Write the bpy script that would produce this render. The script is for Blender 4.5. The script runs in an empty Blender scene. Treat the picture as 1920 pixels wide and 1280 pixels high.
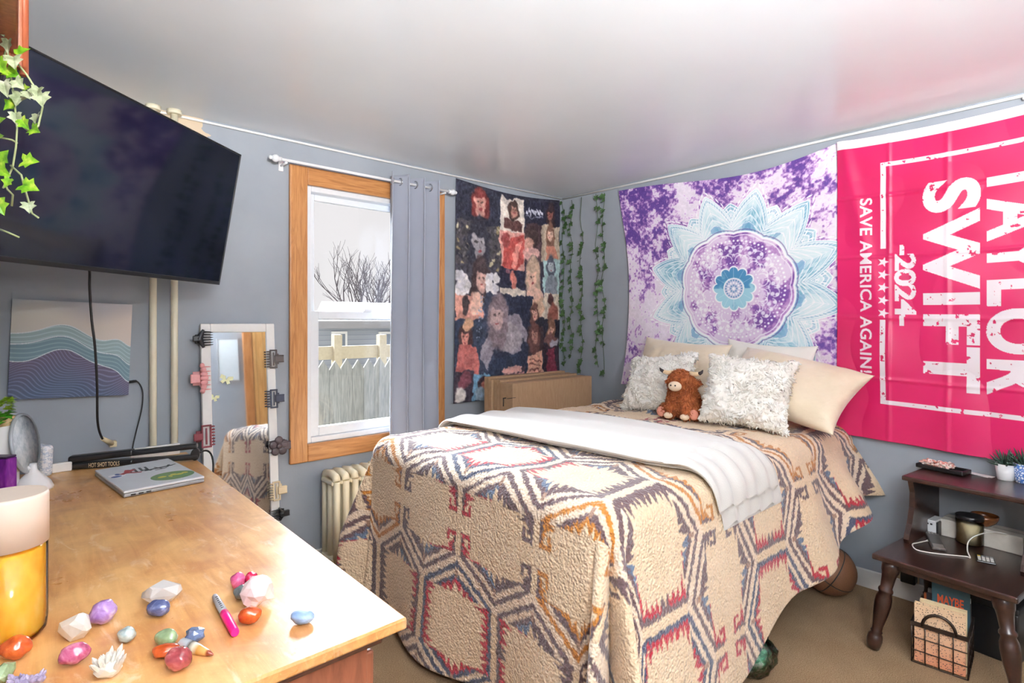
import bpy, bmesh, math, random
import numpy as np
from mathutils import Matrix, Vector, noise as mnoise
random.seed(7)
SC = bpy.context.scene
COL = SC.collection
PI = math.pi

# ------------------------------------------------------------------ camera geometry
FPX = 1040.0; CX = 960.0; CY = 605.0; EYE = 1.33
YAW = math.atan2(1160.0, FPX)
FW = (math.cos(YAW), math.sin(YAW)); RT = (math.sin(YAW), -math.cos(YAW))
XB = 3.20      # wall with the flag
YA = 2.98      # wall with the window
XC = -0.22     # wall behind the dresser
YD = -1.40     # wall behind the photographer
ZC = 2.31      # ceiling

def ray(px, py):
    l = (px - CX) / FPX; h = (CY - py) / FPX
    return (FW[0] + RT[0] * l, FW[1] + RT[1] * l, h)
def onz(px, py, z):
    d = ray(px, py); t = (z - EYE) / d[2]
    return Vector((d[0] * t, d[1] * t, z))
def onx(px, py, x):
    d = ray(px, py); t = x / d[0]
    return Vector((x, d[1] * t, EYE + d[2] * t))
def ony(px, py, y):
    d = ray(px, py); t = y / d[1]
    return Vector((d[0] * t, y, EYE + d[2] * t))

# ------------------------------------------------------------------ materials
def lin(c):
    c = c / 255.0
    return c / 12.92 if c <= 0.04045 else ((c + 0.055) / 1.055) ** 2.4
def C(r, g, b): return (lin(r), lin(g), lin(b), 1.0)
def nlin(a):
    a = np.asarray(a, float) / 255.0
    return np.where(a <= 0.04045, a / 12.92, ((a + 0.055) / 1.055) ** 2.4)

class NT:
    def __init__(s, name):
        s.m = bpy.data.materials.new(name); s.m.use_nodes = True
        s.n = s.m.node_tree.nodes; s.l = s.m.node_tree.links
        s.b = s.n['Principled BSDF']; s.out = s.n['Material Output']
    def node(s, t, **k):
        x = s.n.new(t)
        for a, v in k.items(): setattr(x, a, v)
        return x
    def link(s, a, b): s.l.new(a, b)
    def coord(s, scale=(1, 1, 1), kind='Object', rot=(0, 0, 0)):
        tc = s.node('ShaderNodeTexCoord'); mp = s.node('ShaderNodeMapping')
        mp.inputs['Scale'].default_value = scale; mp.inputs['Rotation'].default_value = rot
        s.link(tc.outputs[kind], mp.inputs['Vector']); return mp.outputs['Vector']
    def noise(s, vec, scale=5, detail=4, rough=0.55, dist=0):
        x = s.node('ShaderNodeTexNoise')
        x.inputs['Scale'].default_value = scale; x.inputs['Detail'].default_value = detail
        x.inputs['Roughness'].default_value = rough; x.inputs['Distortion'].default_value = dist
        s.link(vec, x.inputs['Vector']); return x.outputs['Fac']
    def ramp(s, fac, stops):
        x = s.node('ShaderNodeValToRGB'); e = x.color_ramp.elements
        while len(e) < len(stops): e.new(0.5)
        for i, (p, c) in enumerate(stops): e[i].position = p; e[i].color = c
        s.link(fac, x.inputs['Fac']); return x.outputs['Color']
    def mix(s, fac, a, b, mode='MIX'):
        x = s.node('ShaderNodeMix', data_type='RGBA', blend_type=mode)
        for sock, v in ((x.inputs[0], fac), (x.inputs[6], a), (x.inputs[7], b)):
            if hasattr(v, 'is_linked'): s.link(v, sock)
            else: sock.default_value = v
        return x.outputs[2]
    def color(s, v):
        if hasattr(v, 'is_linked'): s.link(v, s.b.inputs['Base Color'])
        else: s.b.inputs['Base Color'].default_value = v
    def bump(s, h, strength=0.3, dist=0.01):
        x = s.node('ShaderNodeBump'); x.inputs['Strength'].default_value = strength
        x.inputs['Distance'].default_value = dist
        s.link(h, x.inputs['Height']); s.link(x.outputs['Normal'], s.b.inputs['Normal'])
    def set(s, **k):
        for a, v in k.items(): s.b.inputs[a.replace('_', ' ')].default_value = v
        return s

def plain(name, col, rough=0.5, metal=0.0, var=0.06, scale=30, bump=0.0, **k):
    t = NT(name); v = t.coord()
    n = t.noise(v, scale, 3)
    lo = tuple(max(0, c * (1 - var)) for c in col[:3]) + (1,)
    hi = tuple(min(1, c * (1 + var)) for c in col[:3]) + (1,)
    t.color(t.ramp(n, [(0.3, lo), (0.7, hi)]))
    t.set(Roughness=rough, Metallic=metal, **k)
    if bump: t.bump(n, bump, 0.004)
    return t.m

def wood(name, stops, scale=(1, 12, 12), rough=0.4, bump=0.08, nscale=4.0, dist=1.2, **k):
    t = NT(name); v = t.coord(scale)
    n = t.noise(v, nscale, 6, 0.6, dist)
    t.color(t.ramp(n, stops)); t.set(Roughness=rough, **k)
    t.bump(n, bump, 0.004); return t.m

def fabric(name, col, rough=0.9, var=0.07, weave=400, bump=0.25, **k):
    t = NT(name); v = t.coord()
    n = t.noise(v, weave, 2); big = t.noise(v, 6, 3)
    lo = tuple(c * (1 - var) for c in col[:3]) + (1,); hi = tuple(min(1, c * (1 + var)) for c in col[:3]) + (1,)
    t.color(t.ramp(big, [(0.3, lo), (0.7, hi)])); t.set(Roughness=rough, **k)
    t.bump(n, bump, 0.002); return t.m

def painted(name, rough=0.85, bumpscale=300, bump=0.15, bdist=0.002, voro=False, **k):
    t = NT(name)
    a = t.node('ShaderNodeAttribute', attribute_name='Col')
    t.link(a.outputs['Color'], t.b.inputs['Base Color']); t.set(Roughness=rough, **k)
    v = t.coord()
    if voro:
        x = t.node('ShaderNodeTexVoronoi', feature='SMOOTH_F1'); x.inputs['Scale'].default_value = bumpscale
        t.link(v, x.inputs['Vector'])
        n2 = t.noise(v, bumpscale * 0.6, 3)
        mm = t.node('ShaderNodeMath', operation='SUBTRACT'); t.link(n2, mm.inputs[0]); t.link(x.outputs['Distance'], mm.inputs[1])
        t.bump(mm.outputs[0], bump, bdist)
    else: t.bump(t.noise(v, bumpscale, 2), bump, bdist)
    return t.m

# ------------------------------------------------------------------ mesh builder
class MB:
    def __init__(s, M=None): s.b = bmesh.new(); s.M = M or Matrix()
    def _add(s, bm, M=None):
        T = s.M @ M if M is not None else s.M
        mp = {}
        for v in bm.verts: mp[v] = s.b.verts.new(T @ v.co)
        for f in bm.faces:
            try:
                g = s.b.faces.new([mp[v] for v in f.verts]); g.smooth = f.smooth
            except ValueError: pass
        bm.free(); return s
    def box(s, x0, x1, y0, y1, z0, z1, bev=0.0, seg=2, M=None):
        bm = bmesh.new(); bmesh.ops.create_cube(bm, size=1)
        for v in bm.verts:
            v.co = ((x0 + x1) / 2 + v.co.x * (x1 - x0), (y0 + y1) / 2 + v.co.y * (y1 - y0), (z0 + z1) / 2 + v.co.z * (z1 - z0))
        if bev:
            bmesh.ops.bevel(bm, geom=bm.edges[:], offset=min(bev, 0.49 * min(abs(x1 - x0), abs(y1 - y0), abs(z1 - z0))), segments=seg, affect='EDGES', profile=0.5)
        return s._add(bm, M)
    def ball(s, c, r, sub=3, fn=None, M=None, smooth=True):
        bm = bmesh.new(); bmesh.ops.create_icosphere(bm, subdivisions=sub, radius=1)
        r = (r, r, r) if not hasattr(r, '__len__') else r
        for v in bm.verts:
            p = v.co.copy()
            k = fn(p) if fn else 1
            v.co = (c[0] + p.x * r[0] * k, c[1] + p.y * r[1] * k, c[2] + p.z * r[2] * k)
        for f in bm.faces: f.smooth = smooth
        return s._add(bm, M)
    def lathe(s, prof, seg=24, M=None, cap=True, smooth=True):
        bm = bmesh.new(); rings = []
        for r, z in prof:
            rings.append([bm.verts.new((max(r, 1e-5) * math.cos(2 * PI * i / seg), max(r, 1e-5) * math.sin(2 * PI * i / seg), z)) for i in range(seg)])
        for a, b in zip(rings, rings[1:]):
            for i in range(seg):
                f = bm.faces.new((a[i], a[(i + 1) % seg], b[(i + 1) % seg], b[i])); f.smooth = smooth
        if cap:
            bm.faces.new(rings[0][::-1]); bm.faces.new(rings[-1])
        return s._add(bm, M)
    def cyl(s, p0, p1, r0, r1=None, seg=12, smooth=True):
        r1 = r0 if r1 is None else r1
        return s.tube([p0, p1], [r0, r1], seg, smooth)
    def tube(s, pts, r, seg=8, smooth=True, cap=True, closed=False):
        pts = [Vector(p) for p in pts]; n = len(pts)
        rr = list(r) if hasattr(r, '__len__') else [r] * n
        bm = bmesh.new(); rings = []; up = None
        for i, p in enumerate(pts):
            if closed: t = pts[(i + 1) % n] - pts[i - 1]
            else: t = (pts[min(i + 1, n - 1)] - pts[max(i - 1, 0)])
            t = t.normalized() if t.length > 1e-9 else Vector((0, 0, 1))
            if up is None:
                up = Vector((0, 0, 1)) if abs(t.z) < 0.9 else Vector((1, 0, 0))
            sd = t.cross(up)
            if sd.length < 1e-6: sd = t.cross(Vector((0, 1, 0)))
            sd.normalize(); up = sd.cross(t).normalized()
            rings.append([bm.verts.new(p + (sd * math.cos(2 * PI * k / seg) + up * math.sin(2 * PI * k / seg)) * rr[i]) for k in range(seg)])
        m = n if closed else n - 1
        for i in range(m):
            a, b = rings[i], rings[(i + 1) % n]
            for k in range(seg):
                f = bm.faces.new((a[k], a[(k + 1) % seg], b[(k + 1) % seg], b[k])); f.smooth = smooth
        if cap and not closed:
            bm.faces.new(rings[0][::-1]); bm.faces.new(rings[-1])
        return s._add(bm)
    def prism(s, poly, z0, z1, M=None):
        bm = bmesh.new()
        a = [bm.verts.new((x, y, z0)) for x, y in poly]; b = [bm.verts.new((x, y, z1)) for x, y in poly]
        n = len(poly)
        bm.faces.new(a[::-1]); bm.faces.new(b)
        for i in range(n): bm.faces.new((a[i], a[(i + 1) % n], b[(i + 1) % n], b[i]))
        return s._add(bm, M)
    def poly(s, pts, smooth=False):
        vs = [s.b.verts.new(s.M @ Vector(p)) for p in pts]
        f = s.b.faces.new(vs); f.smooth = smooth; return s
    def build(s, name, mat, parent=None, kind=None):
        bmesh.ops.recalc_face_normals(s.b, faces=s.b.faces[:])
        me = bpy.data.meshes.new(name)
        if parent is not None:
            off = world_of(parent)
            for v in s.b.verts: v.co -= off
        s.b.to_mesh(me); s.b.free()
        return link(name, me, mat, parent)

def world_of(o):
    v = o.location.copy()
    while o.parent: o = o.parent; v += o.location
    return v
def link(name, me, mat, parent):
    o = bpy.data.objects.new(name, me); COL.objects.link(o)
    if mat:
        for m in (mat if isinstance(mat, (list, tuple)) else [mat]): me.materials.append(m)
    if parent is not None: o.parent = parent
    return o
def tag(o, label=None, cat=None, group=None, kind=None):
    if label: o['label'] = label
    if cat: o['category'] = cat
    if group: o['group'] = group
    if kind: o['kind'] = kind
    return o
def thing(name, loc, label, cat, group=None):
    o = bpy.data.objects.new(name, None); o.empty_display_size = 0.05; COL.objects.link(o)
    o.location = loc; return tag(o, label, cat, group)
def struct(o, label=None):
    o['kind'] = 'structure'
    if label: o['label'] = label
    return o
def grid_mesh(name, P, mat, parent=None, col=None, solid=0.0, smooth=True):
    n, m, _ = P.shape
    me = bpy.data.meshes.new(name)
    co = P.reshape(-1, 3).astype(np.float32)
    if parent is not None: co = co - np.array(world_of(parent), np.float32)
    me.vertices.add(n * m); me.vertices.foreach_set('co', co.ravel())
    i = np.arange(n * m).reshape(n, m)
    q = np.stack([i[:-1, :-1], i[1:, :-1], i[1:, 1:], i[:-1, 1:]], -1).reshape(-1, 4)
    me.loops.add(q.size); me.loops.foreach_set('vertex_index', q.ravel().astype(np.int32))
    me.polygons.add(len(q)); me.polygons.foreach_set('loop_start', np.arange(0, q.size, 4, dtype=np.int32))
    me.update(calc_edges=True)
    me.polygons.foreach_set('use_smooth', np.full(len(q), smooth)); me.validate()
    if col is not None:
        a = me.attributes.new('Col', 'FLOAT_COLOR', 'POINT')
        c = np.ones((n * m, 4), np.float32); c[:, :3] = col.reshape(-1, 3)
        a.data.foreach_set('color', c.ravel())
    o = link(name, me, mat, parent)
    if solid:
        md = o.modifiers.new('thickness', 'SOLIDIFY'); md.thickness = solid; md.offset = 0
    return o

# ------------------------------------------------------------------ numpy noise / painting
def vnoise(x, y, seed=0):
    xi = np.floor(x).astype(np.int64); yi = np.floor(y).astype(np.int64)
    fx = x - xi; fy = y - yi
    fx = fx * fx * (3 - 2 * fx); fy = fy * fy * (3 - 2 * fy)
    def h(a, b):
        v = (a * 374761393 + b * 668265263 + seed * 974634763) & 0x7fffffff
        v = ((v ^ (v >> 13)) * 1274126177) & 0x7fffffff
        return ((v ^ (v >> 16)) & 0xffff) / 65535.0
    return (h(xi, yi) * (1 - fx) + h(xi + 1, yi) * fx) * (1 - fy) + (h(xi, yi + 1) * (1 - fx) + h(xi + 1, yi + 1) * fx) * fy
def fbm(x, y, seed=0, o=4):
    s = 0; a = 0.5; t = 0
    for k in range(o):
        s = s + a * vnoise(x * 2 ** k, y * 2 ** k, seed + k * 17); t += a; a *= 0.55
    return s / t
def sstep(a, b, x):
    t = np.clip((x - a) / (b - a), 0, 1); return t * t * (3 - 2 * t)
def lerp(a, b, t): return a + (b - a) * t[..., None]
class Paint:
    """a colour field over u (across) and v (down), in sRGB 0..255"""
    def __init__(s, U, V, base): s.U = U; s.V = V; s.c = np.zeros(U.shape + (3,)) + np.array(base, float)
    def put(s, mask, col):
        m = np.clip(mask.astype(float), 0, 1)[..., None]; s.c = s.c * (1 - m) + np.array(col, float) * m
    def rect(s, u0, v0, u1, v1, col): s.put((s.U >= u0) & (s.U <= u1) & (s.V >= v0) & (s.V <= v1), col)
    def ell(s, cu, cv, ru, rv, col, rot=0, soft=0.12):
        du = (s.U - cu); dv = (s.V - cv); c, n = math.cos(rot), math.sin(rot)
        d = np.sqrt(((du * c + dv * n) / ru) ** 2 + ((-du * n + dv * c) / rv) ** 2)
        s.put(1 - sstep(1 - soft, 1 + soft, d), col)
    def poly(s, pts, col):
        ins = np.zeros(s.U.shape, bool); n = len(pts)
        for i in range(n):
            x0, y0 = pts[i]; x1, y1 = pts[(i + 1) % n]
            if y0 == y1: continue
            cond = ((y0 > s.V) != (y1 > s.V))
            ins ^= cond & (s.U < (x1 - x0) * (s.V - y0) / (y1 - y0) + x0)
        s.put(ins, col)
def text_tris(txt, offset=0.0, spacing=1.0):
    cu = bpy.data.curves.new('t', 'FONT'); cu.body = txt; cu.offset = offset; cu.space_character = spacing
    ob = bpy.data.objects.new('t', cu); COL.objects.link(ob)
    dg = bpy.context.evaluated_depsgraph_get(); dg.update()
    me = ob.evaluated_get(dg).to_mesh(); me.calc_loop_triangles()
    v = np.array([x.co[:2] for x in me.vertices]); t = np.array([list(x.vertices) for x in me.loop_triangles])
    ob.evaluated_get(dg).to_mesh_clear(); bpy.data.objects.remove(ob); bpy.data.curves.remove(cu)
    v = (v - v.min(0)) / (v.max(0) - v.min(0))
    return v, t
def text_mask(U, V, txt, offset=0.0, spacing=1.0):
    """mask over normalised text coordinates U (reading direction 0..1), V (up 0..1)"""
    v, t = text_tris(txt, offset, spacing); m = np.zeros(U.shape, bool)
    ok = (U >= 0) & (U <= 1) & (V >= 0) & (V <= 1)
    idx = np.argwhere(ok)
    if len(idx) == 0: return m
    pu = U[ok]; pv = V[ok]; res = np.zeros(len(pu), bool)
    for a, b, c in v[t]:
        lo = np.minimum(np.minimum(a, b), c); hi = np.maximum(np.maximum(a, b), c)
        k = np.nonzero((pu >= lo[0]) & (pu <= hi[0]) & (pv >= lo[1]) & (pv <= hi[1]))[0]
        if len(k) == 0: continue
        x = pu[k]; y = pv[k]
        d1 = (x - b[0]) * (a[1] - b[1]) - (a[0] - b[0]) * (y - b[1])
        d2 = (x - c[0]) * (b[1] - c[1]) - (b[0] - c[0]) * (y - c[1])
        d3 = (x - a[0]) * (c[1] - a[1]) - (c[0] - a[0]) * (y - a[1])
        neg = (d1 < -1e-9) | (d2 < -1e-9) | (d3 < -1e-9); pos = (d1 > 1e-9) | (d2 > 1e-9) | (d3 > 1e-9)
        res[k] |= ~(neg & pos)
    m[ok] = res
    return m
def text_obj(name, txt, w, h, M, mat, parent, offset=0.0, lift=0.0004):
    v, t = text_tris(txt, offset)
    mb = MB(M)
    vs = [mb.b.verts.new(mb.M @ Vector((x * w, y * h, lift))) for x, y in v]
    for tr in t:
        try: mb.b.faces.new([vs[i] for i in tr])
        except ValueError: pass
    return mb.build(name, mat, parent)
def frame_M(o, x, y):
    """matrix with origin o, x axis along x, y axis near y"""
    x = Vector(x).normalized(); z = x.cross(Vector(y)).normalized(); y = z.cross(x)
    M = Matrix((x, y, z)).transposed().to_4x4(); M.translation = Vector(o); return M
FILL_POWER = 54.0; FILL_COL = (1, .94, .86); UP_POWER = 6600.0; UP_COL = (1, .985, .965)
SKY_BASE = .56; SUN_STR = 92.0; SUN_EXP = 9.0; SUN_DIR = (.10, .80, .55); EXPOSURE = 0.66
# ================================================================== ROOM SHELL
m_wall = None
def make_wall_mat(name, patch):
    t = NT(name); v = t.coord()
    n = t.noise(v, 3, 4); base = t.ramp(n, [(0.3, C(146, 153, 162)), (0.7, C(156, 163, 171))])
    if patch:   # bare plaster the roller never reached, above the television
        sx = t.node('ShaderNodeSeparateXYZ'); t.link(v, sx.inputs[0])
        nn = t.noise(v, 14, 4)
        def math_(op, a, b):
            q = t.node('ShaderNodeMath', operation=op)
            for k, s_ in enumerate((a, b)):
                if hasattr(s_, 'is_linked'): t.link(s_, q.inputs[k])
                else: q.inputs[k].default_value = s_
            return q.outputs[0]
        nz = math_('MULTIPLY', math_('SUBTRACT', nn, 0.5), 0.16)
        a = math_('GREATER_THAN', math_('ADD', sx.outputs['Z'], nz), 2.165)
        b = math_('LESS_THAN', math_('ADD', sx.outputs['X'], nz), 0.70)
        k = math_('MULTIPLY', a, b)
        base = t.mix(k, base, C(205, 186, 160))
    t.color(base); t.set(Roughness=0.62); t.bump(t.noise(v, 90, 3), 0.08, 0.003); return t.m
m_wallA = make_wall_mat('wall paint with bare patch', True)
m_wall = make_wall_mat('wall paint', False)

t = NT('gloss ceiling paint'); v = t.coord()
t.color(t.ramp(t.noise(v, 1.2, 3), [(0.3, C(222, 229, 236)), (0.7, C(230, 236, 242))]))
t.set(Roughness=0.24); t.b.inputs['Specular IOR Level'].default_value = 0.34
t.bump(t.noise(v, 2.2, 4), 0.10, 0.02); m_ceil = t.m

t = NT('beige carpet'); v = t.coord()
n1 = t.noise(v, 260, 3, 0.7); n2 = t.noise(v, 5, 4)
c1 = t.ramp(n1, [(0.3, C(132, 100, 68)), (0.7, C(206, 178, 142))])
c2 = t.ramp(n2, [(0.35, C(226, 214, 198)), (0.65, C(255, 250, 240))])
t.color(t.mix(0.6, c1, c2, 'MULTIPLY')); t.set(Roughness=1.0); t.bump(n1, 0.9, 0.01); m_carpet = t.m

m_oak = wood('honey oak trim', [(0.25, C(150, 96, 52)), (0.5, C(186, 128, 76)), (0.78, C(208, 154, 100))], (14, 14, 1.2), 0.35, 0.05)
m_oakH = wood('honey oak trim across', [(0.25, C(150, 96, 52)), (0.5, C(186, 128, 76)), (0.78, C(208, 154, 100))], (1.2, 14, 14), 0.35, 0.05)
m_vinyl = plain('white vinyl', C(226, 230, 234), 0.35, var=0.02)
m_white = plain('white paint', C(232, 232, 230), 0.4, var=0.02)
m_cream = plain('cream radiator enamel', C(226, 220, 196), 0.35, var=0.03)
m_black = plain('black plastic', C(22, 22, 24), 0.35, var=0.1)
m_blackrub = plain('black rubber', C(14, 14, 15), 0.55, var=0.1)
m_chrome = plain('chrome', C(205, 207, 210), 0.18, 1.0, var=0.02)
m_whiteplastic = plain('white plastic', C(236, 236, 238), 0.3, var=0.01)

def glassmat(name, tint=(1, 1, 1, 1), refl=0.06, rough=0.02):
    t = NT(name); t.n.remove(t.b)
    tr = t.node('ShaderNodeBsdfTransparent'); tr.inputs['Color'].default_value = tint
    gl = t.node('ShaderNodeBsdfGlossy'); gl.inputs['Roughness'].default_value = rough
    lw = t.node('ShaderNodeFresnel'); lw.inputs['IOR'].default_value = 1.2 + refl * 3
    mx = t.node('ShaderNodeMixShader')
    t.link(lw.outputs[0], mx.inputs[0]); t.link(tr.outputs[0], mx.inputs[1]); t.link(gl.outputs[0], mx.inputs[2])
    t.link(mx.outputs[0], t.out.inputs['Surface']); return t.m
m_glass = glassmat('window glass')

struct(MB().box(XC - .1, XB + .12, YD - .1, YA + .14, -0.08, 0).build('floor', m_carpet), 'beige cut pile carpet')
struct(MB().box(XC - .1, XB + .12, YD - .1, YA + .14, ZC, ZC + .08).build('ceiling', m_ceil), 'glossy white ceiling')
WX0, WX1, WZ0, WZ1 = 1.175, 1.975, 0.675, 2.075
w = MB()
w.box(XC, WX0, YA, YA + .14, 0, ZC); w.box(WX1, XB + .1, YA, YA + .14, 0, ZC)
w.box(WX0, WX1, YA, YA + .14, 0, WZ0); w.box(WX0, WX1, YA, YA + .14, WZ1, ZC)
struct(w.build('wall_far', m_wallA), 'grey painted wall with the window')
struct(MB().box(XB, XB + .12, YD, YA + .14, 0, ZC).build('wall_right', m_wall), 'grey painted wall behind the bed')
struct(MB().box(XC - .12, XC, YD, YA + .14, 0, ZC).build('wall_left', m_wall), 'grey painted wall behind the dresser')
struct(MB().box(XC - .12, XB + .12, YD - .12, YD, 0, ZC).build('wall_back', m_wall), 'grey painted wall behind the photographer')
struct(MB().box(XB - .016, XB, YD, YA, 0, .09, .004).build('baseboard_right', m_white))
struct(MB().box(XC, XB - .016, YA - .016, YA, 0, .09, .004).build('baseboard_far', m_white))
struct(MB().tube([(XC, YA - .008, ZC - .012), (1.5, YA - .008, ZC - .016), (XB - .01, YA - .008, ZC - .012)], .006).build('trim_1', m_white))
struct(MB().tube([(XB - .008, YA - .01, ZC - .012), (XB - .008, 2.0, ZC - .02), (XB - .008, 1.0, ZC - .014), (XB - .008, YD, ZC - .02)], .007).build('trim_2', m_white))

# ---- window
win = MB()
def casing(mb, x0, x1, z0, z1, wd, y0, y1):
    # mitred frame: two jambs and head/apron, slightly stepped
    for a, b in (((x0, z0), (x0 + wd, z1)), ((x1 - wd, z0), (x1, z1))):
        mb.box(a[0], b[0], y0, y1, a[1], b[1], .006)
win = thing('window_1', (1.575, YA, 1.375), None, None); struct(win, 'double hung white window in honey oak casing')
ca = MB()
casing(ca, WX0 - .095, WX1 + .095, WZ0 - .095, WZ1 + .095, .095, YA - .024, YA)
ca.build('casing', m_oak, win)
MB().box(WX0 - .0, WX1 + .0, YA - .023, YA, WZ1, WZ1 + .095, .006).box(WX0, WX1, YA - .023, YA, WZ0 - .095, WZ0, .006).build('casing', m_oakH, win)
def ring(mb, x0, x1, z0, z1, y0, y1, l, r, b, t, bev=.004):
    mb.box(x0, x0 + l, y0, y1, z0, z1, bev); mb.box(x1 - r, x1, y0, y1, z0, z1, bev)
    mb.box(x0 + l, x1 - r, y0, y1, z0, z0 + b, bev); mb.box(x0 + l, x1 - r, y0, y1, z1 - t, z1, bev)
fr = MB(); ring(fr, WX0, WX1, WZ0, WZ1, YA + .0, YA + .12, .028, .028, .03, .03); fr.build('frame', m_vinyl, win)
us = MB(); ring(us, WX0 + .028, WX1 - .028, 1.345, WZ1 - .03, YA + .055, YA + .085, .04, .04, .05, .035); us = us.build('upper_sash', m_vinyl, win)
MB().box(WX0 + .066, WX1 - .066, YA + .068, YA + .072, 1.39, WZ1 - .063).build('pane', m_glass, us)
ls = MB(); ring(ls, WX0 + .028, WX1 - .028, WZ0 + .03, 1.395, YA + .018, YA + .05, .05, .05, .05, .045); ls = ls.build('lower_sash', m_vinyl, win)
MB().box(WX0 + .076, WX1 - .076, YA + .032, YA + .036, WZ0 + .078, 1.352).build('pane', m_glass, ls)
MB().box(1.52, 1.57, YA + .0, YA + .03, 1.395, 1.41, .003).build('sash_lock', m_vinyl, ls)

# ---- curtain rod and curtain
ROD_Y = YA - .085; ROD_Z = 2.165
rod = thing('curtain_rod', (1.53, ROD_Y, ROD_Z), 'thin white curtain rod with clear ball finials above the window', 'curtain rod')
MB().cyl((1.0, ROD_Y, ROD_Z), (2.07, ROD_Y, ROD_Z), .0075).build('rod', m_whiteplastic, rod)
m_clear = plain('frosted acrylic', C(226, 230, 234), .2, var=.02)
for x, s in ((.985, -1), (2.085, 1)):
    MB().ball((x, ROD_Y, ROD_Z), .02, 2).ball((x + s * .024, ROD_Y, ROD_Z), .011, 2).cyl((x - s * .03, ROD_Y, ROD_Z), (x, ROD_Y, ROD_Z), .012).build('finial', m_clear, rod)
for x in (1.04, 2.03):
    MB().cyl((x, ROD_Y, ROD_Z - .012), (x, YA, ROD_Z - .012), .006).box(x - .012, x + .012, YA - .006, YA, ROD_Z - .04, ROD_Z + .015, .002).build('bracket', m_whiteplastic, rod)

m_curt = fabric('light grey curtain cloth', C(160, 165, 179), 0.75, .03, 500, .15)
m_curt.node_tree.nodes['Principled BSDF'].inputs['Sheen Weight'].default_value = .3
cur = thing('curtain', (1.79, ROD_Y, 1.2), 'light grey grommet curtain drawn to the right half of the window', 'curtain')
nx, nz = 160, 90
u = np.linspace(0, 1, nx)[None, :]; z = np.linspace(0, 1, nz)[:, None]
drop = 1 - z
phase = u * 2 * PI * 3.5 - 1.2
amp = .056 + .012 * drop
X = 1.63 + (.37) * u + .012 * np.sin(phase * 2) + (.012 - .04 * (1 - u)) * drop * .4
Y = ROD_Y + amp * np.sin(phase) * (1 - .15 * np.sin(z * 5)) + .012 * drop * np.sin(u * 23 + 2)
Z = .36 + (2.205 - .36) * z + 0 * u
curtain_mesh = grid_mesh('panel', np.stack(np.broadcast_arrays(X, Y, Z), -1), m_curt, cur, solid=.002)
for k in range(6):
    uu = (k * PI + 1.2) / (2 * PI * 3.5)
    if uu > 1: break
    x = 1.63 + .37 * uu
    c = Vector((x, ROD_Y, ROD_Z)); s = 1 if k % 2 == 0 else -1
    d = Vector((.10, s * .8, 0)).normalized(); n2 = Vector((0, 0, 1))
    MB().tube([c + (d * math.cos(a) + n2 * math.sin(a)) * .021 for a in np.linspace(0, 2 * PI, 20, endpoint=False)], .004, 6, closed=True).build('grommet', m_chrome, cur)

# ---- radiator under the window
rad = thing('radiator', (1.35, 2.84, 0), 'cream cast iron column radiator below the window beside the bed', 'radiator')
sec = MB()
xs = 1.25
for y in (2.765, 2.835, 2.905):
    sec.tube([(xs, y, .07), (xs, y, .50)], .018, 10)
sec.tube([(xs, 2.765, .50), (xs, 2.775, .522), (xs, 2.835, .532), (xs, 2.895, .522), (xs, 2.905, .50)], .021, 10)
sec.tube([(xs, 2.765, .08), (xs, 2.835, .065), (xs, 2.905, .08)], .021, 10)
sec.box(xs - .026, xs + .026, 2.765, 2.905, .48, .505, .008).box(xs - .026, xs + .026, 2.765, 2.905, .07, .1, .008)
s0 = sec.build('section', m_cream, rad)
for k in range(1, 7):
    c = s0.copy(); COL.objects.link(c); c.parent = rad; c.location.x += .052 * k
for k in (0, 6):
    for y in (2.765, 2.905): MB().lathe([(.022, 0), (.016, .03), (.014, .075)], 10, Matrix.Translation((xs + .052 * k, y, 0))).build('foot', m_cream, rad)

# ---- heating pipes on the far wall
for px, nm, sd in ((287, 'left', 'painting'), (327, 'right', 'leaning mirror')):
    p = ony(px, 650, YA - .035)
    o = MB().cyl((p.x, p.y, 0), (p.x, p.y, ZC), .0145, seg=14).cyl((p.x, p.y, ZC - .02), (p.x, p.y, ZC), .03, .03, 14).build('heating_pipe', m_cream)
    tag(o, 'cream vertical heating pipe running floor to ceiling, the one nearer the %s' % sd, 'pipe', 'heating pipes on the far wall')

# ---- door and picture behind the photographer (seen in the leaning mirror)
d = thing('door_1', (2.5, YD, 0), None, None); struct(d, 'oak plank closet door seen in the mirror')
t = NT('oak plank door'); v = t.coord((1, 1, 1))
n = t.noise(t.coord((16, 16, 1.2)), 4, 5, .6, 1.0)
base = t.ramp(n, [(0.25, C(176, 124, 66)), (0.5, C(206, 158, 96)), (0.78, C(226, 184, 124))])
wv = t.node('ShaderNodeTexWave', wave_type='BANDS', bands_direction='X', wave_profile='SIN'); wv.inputs['Scale'].default_value = 3.6
t.link(v, wv.inputs['Vector']); k = t.ramp(wv.outputs['Fac'], [(0.0, (.4, .4, .4, 1)), (0.03, (1, 1, 1, 1))])
t.color(t.mix(1.0, base, k, 'MULTIPLY')); t.set(Roughness=.4); m_plank = t.m
MB().box(2.20, 2.96, YD, YD + .03, 0, 2.02, .004).build('panel', m_plank, d)
MB().box(2.09, 2.19, YD, YD + .035, 0, 2.11, .005).box(2.97, 3.07, YD, YD + .035, 0, 2.11, .005).build('casing', m_oak, d)
MB().box(2.19, 2.97, YD, YD + .034, 2.02, 2.11, .005).build('casing', m_oakH, d)
MB().ball((2.9, YD + .06, 1.0), .028, 2).cyl((2.9, YD + .03, 1.0), (2.9, YD + .06, 1.0), .01).build('knob', m_chrome, d)
pic = thing('framed_print', (1.92, YD, 1.6), 'pale framed print on the back wall, seen only in the leaning mirror', 'picture')
fm = MB(); ring(fm, 1.80, 2.04, 1.36, 1.88, YD, YD + .02, .012, .012, .012, .012); fm.build('frame', plain('grey frame', C(150, 152, 156), .4), pic)
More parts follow.
